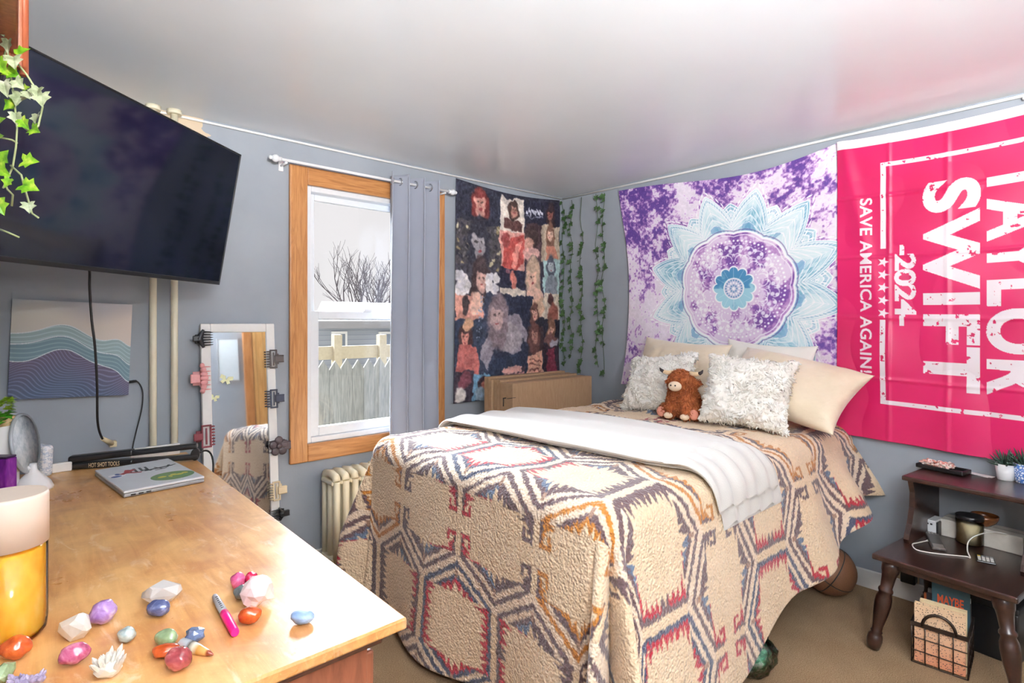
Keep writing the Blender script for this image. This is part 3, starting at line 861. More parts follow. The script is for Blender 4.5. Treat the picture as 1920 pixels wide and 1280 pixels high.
me2 = bpy.data.meshes.new('curls'); fb.to_mesh(me2); fb.free(); o = link('curls', me2, m_cow, cow); o['kind'] = 'stuff'
bx = MB(MC)
for k in range(90):      # fringe over the eyes
    r_ = random.Random(k); yy = r_.uniform(-.05, .05); z0 = .25 - abs(yy) * .5
    bx.tube([(.03 + r_.uniform(-.03, .02), yy, z0), (.075, yy * 1.15, z0 - .03), (.088 + r_.uniform(-.006, .006), yy * 1.3, .188 + r_.uniform(-.012, .015))], [.0045, .0045, .001], 4)
bx.build('fringe', m_cow, cow)
mz = MB(MC).ball((.094, 0, .172), (.024, .036, .026), 3).build('muzzle', m_muz, cow)
for s in (-1, 1):
    MB(MC).ball((.116, s * .012, .178), .0045, 2).build('nostril', m_horntip, mz)
    h = MB(MC).tube([(.01, s * .045, .235), (.015, s * .075, .232), (.02, s * .1, .238)], [.013, .012, .009], 10).build('horn', m_horn, cow)
    MB(MC).tube([(.02, s * .099, .2375), (.022, s * .112, .246), (.024, s * .12, .258)], [.0095, .008, .002], 10).build('horn_tip', m_horntip, h)
    MB(MC).ball((.075, s * .045, .016), (.028, .024, .018), 2).build('hoof', m_muz, cow)
    MB(MC).ball((.068, s * .09, .03), (.008, .026, .028), 2).build('sole', m_pink, cow)

# ---- flattened boxes standing between bed and window wall
m_card = wood('brown corrugated card', [(.3, C(150, 118, 88)), (.7, C(172, 140, 108))], (40, 3, 3), .85, .05)
m_ink = plain('black print ink', C(40, 34, 30), .8)
bx0, bx1 = 2.25, 2.99
ys = [2.50, 2.625, 2.665, 2.70, 2.74, 2.79]; names = ['nearest the bed', 'second from the bed', 'third from the bed', 'fourth from the bed', 'nearest the wall']
for i in range(5):
    ins = .006 * ((i * 7) % 3)
    c = thing('cardboard_box', (2.7, ys[i], 0), 'brown cardboard carton standing on edge behind the bed, the one %s' % names[i], 'box', 'cartons leaning behind the bed')
    top = .96 + .004 * ((i * 5) % 3) + .012 * i * .3
    MB().box(bx0 + ins, bx1 - ins * 2, ys[i] + .001, ys[i + 1] - .003, 0, top, .004, 1).build('carton', m_card, c)
    MB().box(bx0 + ins + .004, bx1 - ins * 2 - .004, (ys[i] + ys[i + 1]) / 2 - .002, (ys[i] + ys[i + 1]) / 2 + .002, top - .002, top + .0006).build('flap_seam', m_ink, c)
    if i == 0:
        p = ony(946, 752, ys[0])
        MB().box(p.x - .012, p.x + .012, ys[0] - .0005, ys[0] + .002, p.z + .015, p.z + .021).box(p.x - .012, p.x - .005, ys[0] - .0005, ys[0] + .002, p.z - .03, p.z + .02).box(p.x + .02, p.x + .09, ys[0] - .0005, ys[0] + .002, p.z + .012, p.z + .015).build('printed_mark', m_ink, c)

# ---- under the bed
p = onz(1563, 1118, 0)
ball = thing('basketball', (2.98, .985, .115), 'brown basketball on the carpet under the head of the bed', 'ball')
M = Matrix.Translation((2.98, .985, .115)) @ Matrix.Rotation(.6, 4, 'X') @ Matrix.Rotation(.4, 4, 'Z')
MB(M).ball((0, 0, 0), .115, 4).build('cover', plain('brown basketball leather', C(112, 74, 50), .6, var=.12, scale=200, bump=.3), ball)
se = MB(M)
for ax in range(3):
    se.tube([(Vector((math.cos(q), math.sin(q), 0)) if ax == 0 else Vector((math.cos(q), 0, math.sin(q))) if ax == 1 else Vector((.45, math.cos(q) * .893, math.sin(q) * .893))) * .1145 for q in np.linspace(0, 2 * PI, 48, endpoint=False)], .0028, 6, closed=True)
se.build('seam', m_black, ball)
p = onz(1412, 1262, 0)
bag = thing('plastic_bag', (p.x, p.y, 0), 'crumpled clear plastic bag with green leafy contents at the foot of the bed side', 'bag')
def crump(q): return 1 + .22 * mnoise.noise(q * 2.3) + .1 * mnoise.noise(q * 6)
MB().ball((p.x, p.y, .07), (.10, .075, .068), 4, crump).build('film', glassmat('crinkled clear film', (.95, .97, .97, 1), .25, .1), bag)
t = NT('green leaf print'); v = t.coord(); t.color(t.ramp(t.noise(v, 40, 3), [(.4, C(30, 92, 66)), (.52, C(90, 170, 130)), (.62, C(206, 226, 212))])); t.set(Roughness=.5)
MB().ball((p.x + .01, p.y, .066), (.075, .055, .055), 3, crump).build('contents', t.m, bag)
# ================================================================== WALL HANGINGS
# ---- mandala tapestry on the wall behind the bed
m_tap = painted('printed mandala cloth', .85, 500, .12)
def mandala(y, z):
    cy, cz = 1.578, 1.55
    py = -(y - cy); pz = z - cz                     # py to the right as seen from the room
    r = np.hypot(py, pz); ph = np.degrees(np.arctan2(-py, pz))       # 0 up, positive to the left
    fine = fbm(y * 60, z * 60, 3, 4); big = fbm(y * 4.2 + 3, z * 4.2, 8, 4); mid = fbm(y * 14, z * 14, 15, 4)
    light = np.array([232, 222, 236.]); lil = np.array([196, 160, 208.]); pur = np.array([128, 88, 160.]); dk = np.array([86, 56, 134.])
    k = np.clip((big - .5) * 2.1 + (mid - .5) * 1.6 + (fine - .5) * 2.2 + .24 + .30 * (z - cz) - .12 * (y - cy), 0, 1)
    col = lerp(np.broadcast_to(light, y.shape + (3,)), lil, sstep(.1, .45, k)); col = lerp(col, pur, sstep(.42, .72, k)); col = lerp(col, dk, sstep(.75, 1.0, k))
    col = col + (fine[..., None] - .5) * 40
    blue = np.array([176, 210, 222.]); teal = np.array([124, 178, 200.]); pale = np.array([216, 234, 238.]); white = np.array([246, 246, 250.]); deep = np.array([84, 138, 184.])
    def put(m, c, s=1.0):
        nonlocal col
        m = (np.clip(m.astype(float), 0, 1) * s)[..., None]; col = col * (1 - m) + np.asarray(c, float) * m
    def line(d, w): return 1 - sstep(w * .6, w * 1.4, np.abs(d))
    # twelve outer petals, a second ring of twelve between them
    for off, R0, R1, s in ((17 + 15, .36, .545, 0), (17, .36, .63, 1)):
        dph = np.mod(ph - off + 15, 30) - 15; ad = np.abs(dph)
        rb = R0 + .075 + (R1 - R0 - .075) * (1 - (ad / 15.0) ** 1.15)
        ins = (r < rb) & (r > .33)
        rel = (r - .33) / (rb - .33)
        wob = fbm(y * 7 + off, z * 7, 5, 3)
        base = lerp(np.broadcast_to(pale, y.shape + (3,)), blue, sstep(.3, .7, wob)); base = lerp(base, teal, sstep(.55, .8, wob + .15 * (rel < .62)))
        col = np.where(ins[..., None], base, col)
        w = .0042
        put(ins * line(r - rb, .007), white); put(ins * line(r - (rb - .022), w), white, .85)
        arc = np.sin(ad * 1.15 + r * 95)
        put(ins * (r < rb - .026) * (r > rb - .044) * (np.sin((ad * .26) * 18) > .35), deep, .5)
        put(ins * line(r - (rb - .048), w), white, .85)
        # nested ogee arches inside each petal
        for sc in (.78, .6, .44, .3):
            rbs = .33 + (rb - .33) * sc * (1 - .12 * (ad / 15))
            put(ins * line(r - rbs, w), white, .8)
            put(ins * (r < rbs) * (r > rbs - .03) * (np.abs(np.sin(ad * 0.55 + sc * 9)) > .82), pale, .7)
        put(ins * (rel < .72) * (np.abs(np.mod(ad * 1.0 + 40 * rel, 5) - 2.5) < .42), white, .55)
        put(ins * (rel < .30) * (ad < 5) * (wob > .42), deep, .55)
        put(ins * line(ad - .1, .25) * (rel > .4), white, .5)
        if s:
            dd = np.abs(r - (rb + .024)); rho = np.mod(ph * .9 + r * 210, 8)
            put((dd < .0075) * (np.abs(np.mod(ad * 1.25 + (r - .4) * 34, 2.2) - 1.1) < .62) * (r > .40), white, .95)
    sc_r = .345 + .016 * np.abs(np.sin(np.radians(ph * 6)))
    inner = r < sc_r
    k2 = np.clip((mid - .5) * 2.4 + (big - .5) * 1.3 + (fine - .5) * .8 + .46 + .5 * py, 0, 1)
    c2 = lerp(np.broadcast_to(np.array([224, 206, 230.]), y.shape + (3,)), np.array([176, 132, 192.]), sstep(.3, .6, k2)); c2 = lerp(c2, np.array([112, 70, 150.]), sstep(.62, .95, k2))
    col = np.where(inner[..., None], c2, col)
    put(line(r - sc_r, .006), white); put(line(r - (sc_r - .02), .003), white, .8); put(line(r - (sc_r + .014), .003), dk, .6)
    def dots(R, n, rad, c=white, s=1.0, ph0=0):
        a = np.radians(np.mod(ph - ph0 + 180 / n, 360 / n) - 180 / n)
        put(1 - sstep(rad * .7, rad * 1.3, np.hypot((r - R), a * R)), c, s)
    dots(.300, 72, .0065); dots(.283, 72, .004, white, .7, 2.5)
    dots(.262, 36, .011, white, .9); dots(.236, 24, .012, white, .85, 5); dots(.212, 36, .007, white, .8)
    for R, n in ((.246, 24), (.20, 24), (.176, 12)):
        a = np.radians(np.mod(ph, 360 / n) - 180 / n); put(line(np.hypot(r - R, a * R) - R * PI / n * .8, .003) * (r > R - .004), white, .7)
    dots(.160, 48, .004)
    fl = .112 + .026 * np.abs(np.cos(np.radians(ph * 6))) ** .6
    inf = r < fl
    fc = lerp(np.broadcast_to(np.array([158, 206, 222.]), y.shape + (3,)), np.array([70, 134, 178.]), sstep(.4, .62, mid + .3 * (pz > 0) * (r > .07) - .1))
    col = np.where(inf[..., None], fc, col); put(line(r - fl, .005), white)
    put(line(np.abs(np.sin(np.radians(ph * 6))) * r - 0, .0045) * (r > .062) * inf, white, .6)
    put(r < .064, [206, 206, 228]); put(line(r - .064, .003), white)
    dots(.052, 20, .005, deep); dots(.036, 12, .006, white); dots(.02, 8, .006, deep, .8); put(r < .009, white)
    return nlin(np.clip(col, 0, 255))
ny_, nz_ = 560, 520
uu = np.linspace(0, 1, ny_)[None, :]; vv = np.linspace(0, 1, nz_)[:, None]     # u 0 = near the flag, 1 = near the corner; v 0 top
TY0, TY1 = 1.015, 2.415; TT = 2.262; TBt = .90
yflat = TY0 + (TY1 - TY0) * uu + 0 * vv; zflat = TT - (TT - TBt) * vv + 0 * uu
sag = -.055 * np.sin(uu * PI) * (1 - vv) ** 2 - .02 * np.sin(uu * 2 * PI) * (1 - vv)
side = -.10 * np.sin(vv * PI * .9) ** 1.2 * uu ** 3
Yw = yflat + side; Zw = zflat + sag
Xw = XB - .022 - .006 * np.sin(uu * 21 + vv * 3) * vv - .010 * np.sin((uu + vv) * 9) * vv - .02 * (vv > 0) * uu ** 8 * vv + 0 * uu
col = mandala(yflat, zflat)
tap = grid_mesh('mandala_tapestry', np.stack([Xw, Yw, Zw], -1), m_tap, None, col, solid=.0015)
tag(tap, 'purple tie-dye wall tapestry with a pale blue mandala behind the pillows', 'tapestry')

# ---- pink flag
m_flag = painted('satin flag cloth', .38, 700, .06); m_flag.node_tree.nodes['Principled BSDF'].inputs['Sheen Weight'].default_value = .3
FW_, FH_ = .91, 1.50
nu, nv = 440, 660
uf = (np.linspace(0, 1, nu) * FW_)[None, :] + np.zeros((nv, 1)); vf = (np.linspace(0, 1, nv) * FH_)[:, None] + np.zeros((1, nu))
FZ = 2.262
P_ = Paint(uf, FZ - vf, (198, 10, 86))          # V holds world height
P_.c += (fbm(uf * 3, vf * 3, 6)[..., None] - .5) * np.array([26, 12, 22])
ZZ = P_.V
wht = (236, 226, 232)
wear = fbm(uf * 55, vf * 55, 77, 4) + .35 * (fbm(uf * 7, vf * 7, 21) - .5)
ok = wear < .735
def sub(u0, u1, z0, z1): P_.put((uf >= u0) & (uf <= u1) & (ZZ >= z0) & (ZZ <= z1) & ok, wht)
P_.rect(0, FZ - .045, FW_, FZ + 1, (240, 232, 236))
fz0, fz1 = .94, 2.125; fu0, fu1 = .192, .885
sub(fu0, fu1, fz1 - .022, fz1); sub(fu0, fu1, fz0, fz0 + .022)
sub(fu0, fu0 + .022, 1.70, fz1); sub(fu0, fu0 + .022, fz0, 1.352)
sub(fu1 - .022, fu1, fz0, fz1)
def down_text(txt, u0, u1, ztop, zbot, off, worn=True, spacing=1.0):
    U = (ztop - ZZ) / (ztop - zbot); V = (uf - u0) / (u1 - u0)
    m = text_mask(U, V, txt, off, spacing)
    P_.put(m & (ok if worn else True), wht)
down_text('TAYLOR', .590, .800, 2.035, 1.035, .042, True, 1.14)
down_text('SWIFT', .362, .572, 1.995, 1.035, .042, True, 1.14)
down_text('-2024-', .250, .336, 1.715, 1.325, .034, True, .92)
down_text('SAVE AMERICA AGAIN!', .105, .157, 1.957, 1.085, .018, False, 1.04)
for k in range(5):
    zc = 1.635 - .0625 * k; uc = .205
    P_.poly([(uc + (.026 if i % 2 == 0 else .0105) * math.cos(i * PI / 5), zc + (.026 if i % 2 == 0 else .0105) * math.sin(i * PI / 5)) for i in range(10)], wht)
sagf = -.018 * np.sin(uf / FW_ * PI) * (1 - vf / FH_) - .06 * (uf / FW_) * (vf / FH_) ** 2 * .6
tn = vf / FH_; un = uf / FW_
dx = .006 * np.sin(un * 16 + tn * 2) * tn + .010 * np.sin(un * 7 - tn * 5) * tn + .004 * np.sin(tn * 24) * np.sin(un * 9)
crease = .004 * (np.exp(-((un - .5) / .012) ** 2) + np.exp(-((un - .25) / .01) ** 2) + sum(np.exp(-((tn - q) / .006) ** 2) for q in (.2, .4, .6, .8)))
diag = .012 * np.exp(-((un * .9 - tn * .28 - .02) / .035) ** 2) * (1 - tn)
Xf = XB - .032 - np.abs(dx) - crease - diag
Pf = np.stack([Xf, 1.012 - uf, FZ - vf + sagf], -1)
flag = thing('flag', (XB - .03, .56, FZ), 'bright pink flag hung sideways with large white lettering beside the tapestry', 'flag')
grid_mesh('cloth', Pf, m_flag, flag, nlin(np.clip(P_.c, 0, 255)), solid=.001)
m_brass = plain('brass', C(190, 150, 74), .3, 1.0)
for u_ in (.022, .888):
    c = Vector((XB - .036, 1.012 - u_, FZ - .022))
    MB().tube([c + Vector((0, math.cos(a), math.sin(a))) * .009 for a in np.linspace(0, 2 * PI, 16, endpoint=False)], .003, 6, closed=True).build('grommet', m_brass, flag)
tag(MB().cyl((XB - .006, .30, ZC - .03), (XB - .02, .30, ZC - .03), .006).ball((XB - .02, .30, ZC - .03), .008, 2).build('wall_hook', m_white), 'small white hook high on the wall above the pink flag', 'hook')

# ---- photo collage tapestry on the window wall
m_post = painted('printed collage cloth', .85, 500, .12)
nu, nv = 340, 500
uf = np.linspace(0, 1, nu)[None, :] + np.zeros((nv, 1)); vf = np.linspace(0, 1, nv)[:, None] + np.zeros((1, nu))
p = Paint(uf, vf, (40, 40, 56))
wb = (fbm(uf * 20, vf * 30, 4) - .5) * .05; p.U = uf + wb; p.V = vf + (fbm(uf * 20 + 9, vf * 30, 14) - .5) * .04
skin = (206, 158, 142); dkh = (62, 46, 46)
def head(cu, cv, s, sk, hair, long=1.6, turn=0.0):
    p.ell(cu, cv + s * .25 * long, s * .95, s * 1.05 * long, hair)
    p.ell(cu + turn * s * .25, cv + s * .10, s * .56, s * .74, sk)
    p.ell(cu + turn * s * .25, cv - s * .52, s * .62, s * .30, hair)
    dk = tuple(x * .45 for x in sk)
    for q in (-1, 1): p.ell(cu + turn * s * .35 + q * s * .22, cv + s * .0, s * .11, s * .06, dk)
    p.ell(cu + turn * s * .35, cv + s * .44, s * .17, s * .07, (150, 70, 74)); p.ell(cu + turn * s * .38, cv + s * .22, s * .06, s * .12, tuple(x * .82 for x in sk))
p.rect(0, 0, .385, .175, (44, 46, 62)); head(.20, .075, .085, (204, 150, 138), (116, 50, 48), 1.0); p.ell(.2, .19, .17, .05, (36, 38, 52))
p.rect(.385, .02, .62, .20, (222, 212, 202)); head(.515, .07, .055, (178, 130, 116), (66, 48, 44), .9); p.poly([(.42, .125), (.60, .14), (.60, .185), (.42, .17)], (92, 60, 58))
p.rect(.62, .02, 1, .135, (34, 34, 54)); head(.90, .075, .048, (150, 96, 86), (52, 34, 38))
for k in range(14): p.ell(.645 + k * .0125, .075 + .008 * math.sin(k * 2.1), .007, .010, (206, 206, 216)); p.ell(.65 + k * .0115, .10, .004, .005, (190, 190, 204))
p.rect(0, .175, .385, .40, (72, 68, 72))
for k in range(60):
    r_ = random.Random(k); p.ell(r_.uniform(0, .385), r_.uniform(.18, .4), .012, .010, r_.choice([(150, 136, 104), (40, 40, 52), (120, 116, 118), (190, 180, 150)]))
head(.20, .26, .10, (160, 154, 158), (48, 48, 60), 1.5)
p.rect(.385, .19, .63, .375, (216, 160, 150)); p.poly([(.40, .375), (.42, .25), (.50, .215), (.62, .20), (.62, .33), (.55, .375)], (190, 86, 80)); p.poly([(.49, .37), (.53, .25), (.60, .22), (.54, .37)], (232, 150, 138))
p.ell(.44, .23, .035, .03, (150, 72, 70))
p.rect(.63, .135, .80, .35, (72, 52, 58)); p.ell(.70, .20, .07, .05, dkh); p.ell(.67, .235, .05, .035, skin); p.ell(.70, .285, .09, .035, (222, 176, 168)); p.ell(.72, .32, .05, .02, (40, 36, 48))
p.rect(.80, .135, 1, .32, (184, 166, 146)); head(.90, .18, .045, (214, 176, 158), (122, 86, 70), 1.9); p.poly([(.84, .32), (.87, .24), (.94, .24), (.98, .32)], (196, 130, 110))
p.rect(.385, .375, .63, .50, (38, 38, 58)); p.ell(.52, .43, .03, .05, (196, 120, 108)); p.rect(.385, .465, .63, .50, (216, 204, 190)); p.ell(.47, .39, .03, .015, (120, 84, 96))
p.rect(.63, .33, .82, .52, (44, 40, 56)); head(.715, .40, .085, (226, 186, 166), (196, 168, 146), 1.5, -.3); p.poly([(.63, .52), (.66, .45), (.79, .46), (.82, .52)], (224, 184, 166))
p.rect(.82, .31, 1, .49, (178, 206, 206)); head(.90, .345, .045, (178, 184, 190), (70, 74, 86)); p.poly([(.83, .49), (.85, .40), (.97, .40), (.98, .49)], (128, 134, 144))
p.rect(0, .37, .36, .52, (60, 58, 68)); head(.22, .43, .085, (200, 162, 152), (66, 52, 54), 1.6)
for k in range(30):
    r_ = random.Random(200 + k); p.ell(r_.choice([r_.uniform(0, .12), r_.uniform(.28, .37)]), r_.uniform(.42, .53), .03, .022, r_.choice([(226, 222, 222), (206, 204, 210)]))
p.rect(0, .515, .24, .64, (214, 156, 140)); p.ell(.19, .555, .055, .05, (232, 190, 172)); p.ell(.09, .56, .03, .045, (62, 50, 52))
p.rect(0, .625, .25, .85, (48, 58, 78)); head(.09, .70, .06, (218, 150, 136), (70, 46, 46), 1.2); p.ell(.11, .645, .04, .028, (226, 180, 146)); p.poly([(0, .88), (.03, .75), (.12, .73), (.20, .76), (.21, .90)], (190, 110, 104))
for k in range(40):
    r_ = random.Random(400 + k); p.ell(r_.uniform(.18, .34), r_.uniform(.52, .72), .006, .005, (150, 160, 182))
p.rect(.34, .50, .72, .93, (36, 40, 60)); p.poly([(.26, .50), (.36, .50), (.36, .94), (.20, .94)], (54, 60, 80))
p.poly([(.22, .80), (.30, .66), (.36, .60), (.58, .60), (.66, .70), (.66, .74), (.60, .72), (.60, .78), (.52, .80), (.42, .78), (.36, .72), (.28, .86)], (150, 142, 152))
p.ell(.48, .71, .12, .075, (176, 166, 172)); head(.37, .60, .10, (196, 168, 166), (134, 118, 124), 1.3, -.2)
p.poly([(.24, .94), (.34, .80), (.58, .80), (.62, .94)], (40, 48, 68))
p.rect(.70, .52, .82, .66, (212, 176, 150)); head(.735, .59, .045, (222, 170, 152), (96, 62, 54)); p.ell(.79, .65, .06, .035, (30, 30, 42))
p.rect(.82, .49, 1, .63, (214, 200, 184)); p.ell(.90, .52, .035, .03, (76, 44, 46)); p.ell(.92, .60, .06, .06, (144, 86, 74))
p.rect(.82, .63, 1, .76, (34, 32, 46)); head(.90, .675, .05, (216, 166, 146), (126, 90, 74)); p.ell(.90, .73, .08, .03, (122, 84, 80)); p.ell(.94, .745, .05, .02, (172, 166, 178))
p.rect(.66, .66, .82, .80, (58, 42, 46)); head(.73, .70, .06, (188, 136, 122), (98, 62, 58), 1.6)
p.rect(.82, .76, 1, .93, (42, 28, 40)); p.poly([(.83, .93), (.88, .77), (.95, .77), (.99, .93)], (116, 44, 60))
p.poly([(.66, .93), (.66, .80), (.80, .79), (.82, .93)], (224, 170, 146))
for k in range(4): p.rect(.68, .825 + k * .026, .79, .832 + k * .026, (120, 70, 62))
p.rect(.42, .86, .63, .93, (70, 52, 62)); p.poly([(.40, .875), (.42, .855), (.60, .855), (.60, .885), (.43, .89)], (222, 170, 160)); p.poly([(.43, .895), (.63, .89), (.63, .915), (.44, .925)], (206, 150, 144))
p.rect(0, .86, .16, 1, (54, 44, 56)); p.ell(.09, .90, .06, .035, (122, 70, 80)); p.ell(.06, .965, .05, .04, (214, 208, 204)); p.rect(.16, .88, .30, 1, (116, 158, 186)); p.ell(.24, .92, .045, .035, (60, 44, 52)); p.ell(.25, .925, .025, .02, (200, 130, 116)); p.ell(.22, .97, .05, .035, (166, 186, 204))
p.rect(.30, .93, 1, 1, (44, 38, 50))
for q_ in range(2):
    b_ = p.c.copy(); b_[1:-1, 1:-1] = (p.c[:-2, 1:-1] + p.c[2:, 1:-1] + p.c[1:-1, :-2] + p.c[1:-1, 2:] + 2 * p.c[1:-1, 1:-1]) / 6; p.c = b_
p.c = p.c * (1 + .5 * (fbm(uf * 26, vf * 40, 91, 3)[..., None] - .5)) + (fbm(uf * 70, vf * 100, 55, 3)[..., None] - .5) * 60
a = ony(855, 334, YA - .02); b = ony(1049, 373, YA - .02); c_ = ony(847, 757, YA - .02)
PX0, PX1, PZ1, PZ0 = a.x, b.x, a.z, c_.z
X = PX0 + (PX1 - PX0) * uf - .02 * vf * (1 - uf); Z = PZ1 - (PZ1 - PZ0) * vf - .03 * np.sin(uf * PI) * (1 - vf) ** 2
Y = YA - .016 - .006 * (np.sin(uf * 14 + vf * 4) * vf + 1) - .004 * np.sin(vf * 22) * np.sin(uf * 8)
po = grid_mesh('collage_tapestry', np.stack([X, Y, Z], -1), m_post, None, nlin(np.clip(p.c, 0, 255)), solid=.001)
tag(po, 'dark cloth wall hanging printed with a photo collage of people, right of the curtain', 'tapestry')

# ---- ivy garlands near the corner
def ivy_leaf(s, rnd, lobes=True):
    """outline of a five lobed leaf of size s, folded a little along its midrib; x along the leaf"""
    pts = [(0, 0), (-.12, .22), (-.05, .50), (.22, .36), (.42, .58), (.58, .28), (1.0, 0)]
    half = [(x * s, y * s) for x, y in pts]
    return half
def add_leaf(mb, base, d, up, s, rnd):
    d = d.normalized(); sd = d.cross(up).normalized(); nn = sd.cross(d).normalized()
    h = ivy_leaf(s, rnd); mid = [base + d * x + nn * (-.10 * s * (x / s) ** 2) for x in (0, .25 * s, .6 * s, 1.0 * s)]
    for sg in (-1, 1):
        out = [base + d * x + sd * (y * sg) + nn * (abs(y) * .28 - .10 * s * (max(0, x) / s) ** 2) for x, y in h]
        poly = [mid[0]] + out[1:-1] + [mid[3]]
        vs = [mb.b.verts.new(mb.M @ q) for q in poly]
        c = mb.b.verts.new(mb.M @ mid[2]); c0 = mb.b.verts.new(mb.M @ mid[1])
        seq = vs
        mb.b.faces.new((vs[0], vs[1], vs[2], c0)).smooth = True
        mb.b.faces.new((c0, vs[2], vs[3], c)).smooth = True
        mb.b.faces.new((c, vs[3], vs[4], vs[5])).smooth = True
        mb.b.faces.new((c, vs[5], vs[6])).smooth = True
def leafmat(name, dark, light):
    t = NT(name); v = t.coord(); n = t.noise(v, 28, 3)
    t.color(t.ramp(n, [(.3, dark), (.55, light), (.8, dark)])); t.set(Roughness=.45); t.b.inputs['Subsurface Weight'].default_value = .0
    return t.m
m_ivy = leafmat('dark ivy leaf', C(34, 62, 34), C(70, 104, 58)); m_vine = plain('green vine stem', C(62, 84, 50), .7)
def strand(px, py0, py1, n, seed, label, wall=XB - .03, gaps=()):
    rnd = random.Random(seed); a = onx(px, py0, wall); b = onx(px, py1, wall); a.z = min(a.z, ZC - .04)
    pts = []
    m = 24
    for i in range(m + 1):
        t_ = i / m
        pts.append(Vector((wall - .012 - .006 * math.sin(i * 1.3 + seed), a.y + (b.y - a.y) * t_ + .012 * math.sin(i * .9 + seed * 2), a.z + (b.z - a.z) * t_)))
    th = thing('ivy_garland', a, label, 'garland', 'ivy garlands hanging in the corner')
    MB().tube(pts, .0022, 5).build('vine', m_vine, th)
    lf = MB()
    for i in range(n):
        t_ = (i + rnd.uniform(.1, .9)) / n
        if any(g0 < t_ < g1 for g0, g1 in gaps): continue
        q = pts[int(t_ * m)].lerp(pts[min(m, int(t_ * m) + 1)], t_ * m % 1)
        d = Vector((-rnd.uniform(.1, .5), rnd.uniform(-1, 1), rnd.uniform(-1, .1)))
        add_leaf(lf, q, d, Vector((-1, rnd.uniform(-.3, .3), .4)), rnd.uniform(.030, .052), rnd)
    lf.build('leaves', m_ivy, th)
strand(1058, 371, 686, 28, 1, 'ivy garland nearest the corner, beside the photo collage hanging')
strand(1073, 376, 668, 24, 2, 'second ivy garland from the corner, with sparser upper leaves')
strand(1092, 364, 700, 30, 3, 'middle ivy garland of the five in the corner', gaps=((.0, .18),))
strand(1121, 360, 688, 24, 4, 'fourth ivy garland from the corner, rising to the ceiling edge', gaps=((.2, .3),))
strand(1133, 362, 706, 27, 5, 'ivy garland nearest the purple tapestry, hanging lowest of the five', gaps=((.86, .95),))
# ================================================================== DRESSER AND WHAT STANDS ON IT
DZ = .76
# ---- dresser
t = NT('worn golden maple top'); v = t.coord((9, 1.1, 9)); n = t.noise(v, 3.2, 6, .62, 1.0)
base = t.ramp(n, [(.22, C(170, 112, 62)), (.48, C(200, 142, 82)), (.75, C(222, 170, 108))])
blot = t.noise(t.coord(), 6, 4, .6); base = t.mix(t.ramp(blot, [(.42, (0, 0, 0, 1)), (.62, (.55, .55, .55, 1))]), base, C(234, 190, 126))
spk = t.noise(t.coord((1.6, 1, 1)), 150, 3, .7); base = t.mix(t.ramp(spk, [(.60, (0, 0, 0, 1)), (.72, (.5, .5, .5, 1))]), base, C(232, 196, 140))
scr = t.noise(t.coord((9, 3, 1), rot=(0, 0, .6)), 2.4, 5, .65, .8); base = t.mix(t.ramp(scr, [(.56, (0, 0, 0, 1)), (.72, (.55, .55, .55, 1))]), base, C(240, 220, 190))
stn = t.noise(t.coord(rot=(0, 0, .4)), 3.2, 5, .6, .8); base = t.mix(t.ramp(stn, [(.5, (0, 0, 0, 1)), (.66, (.6, .6, .6, 1))]), base, C(168, 106, 66))
t.color(base); t.b.inputs['Specular IOR Level'].default_value = .75
t.link(t.ramp(blot, [(.3, (.26, .26, .26, 1)), (.7, (.42, .42, .42, 1))]), t.b.inputs['Roughness'])
t.bump(t.noise(t.coord((40, 6, 40)), 5, 4), .06, .002); m_dtop = t.m
m_dbody = wood('reddish brown dresser wood', [(.25, C(104, 56, 38)), (.5, C(136, 78, 54)), (.78, C(158, 96, 68))], (7, 7, 1.2), .45, .05)
m_dark = wood('dark brown trim wood', [(.25, C(58, 32, 24)), (.7, C(92, 54, 40))], (8, 8, 8), .4, .04)
DX0, DX1, DY0, DY1 = -.16, .5725, .842, 2.60
cn = onz(769, 1155, DZ); cf = onz(352, 851, DZ)
DX1 = (cn.x + cf.x) / 2; DY0 = cn.y; DY1 = 2.79
dr = thing('dresser', ((DX0 + DX1) / 2, (DY0 + DY1) / 2, 0), 'long low dresser with a worn golden top in the left foreground', 'dresser')
MB().box(DX0, DX1, DY0, DY1, DZ - .022, DZ, .004).build('top', m_dtop, dr)
ov = .055
MB().box(DX0 + .01, DX1 - .02, DY0 + .02, DY1 - .02, DZ - .036, DZ - .022, .004).box(DX0 + .015, DX1 - .035, DY0 + .032, DY1 - .03, DZ - .05, DZ - .036, .004).build('moulding', m_dark, dr)
MB().box(DX0 + .02, DX1 - ov, DY0 + ov, DY1 - ov, .08, DZ - .05, .003).build('body', m_dbody, dr)
MB().box(DX0 + .04, DX1 - ov - .02, DY0 + ov + .02, DY1 - ov - .02, 0, .08).build('plinth', m_dark, dr)
dw = (DY1 - DY0 - 2 * ov) / 3
for i in range(3):
    for j in range(3):
        y0 = DY0 + ov + dw * i + .008; z0 = .10 + .2 * j
        f = MB().box(DX1 - ov - .002, DX1 - ov + .018, y0, y0 + dw - .016, z0, z0 + .185, .005).build('drawer', m_dbody, dr)
        MB(Matrix.Translation((DX1 - ov + .018, y0 + dw / 2 - .008, z0 + .092)) @ Matrix.Rotation(PI / 2, 4, 'Y')).lathe([(.008, 0), (.006, .012), (.016, .02), (.014, .028), (.004, .031)], 14).build('knob', m_dark, f)

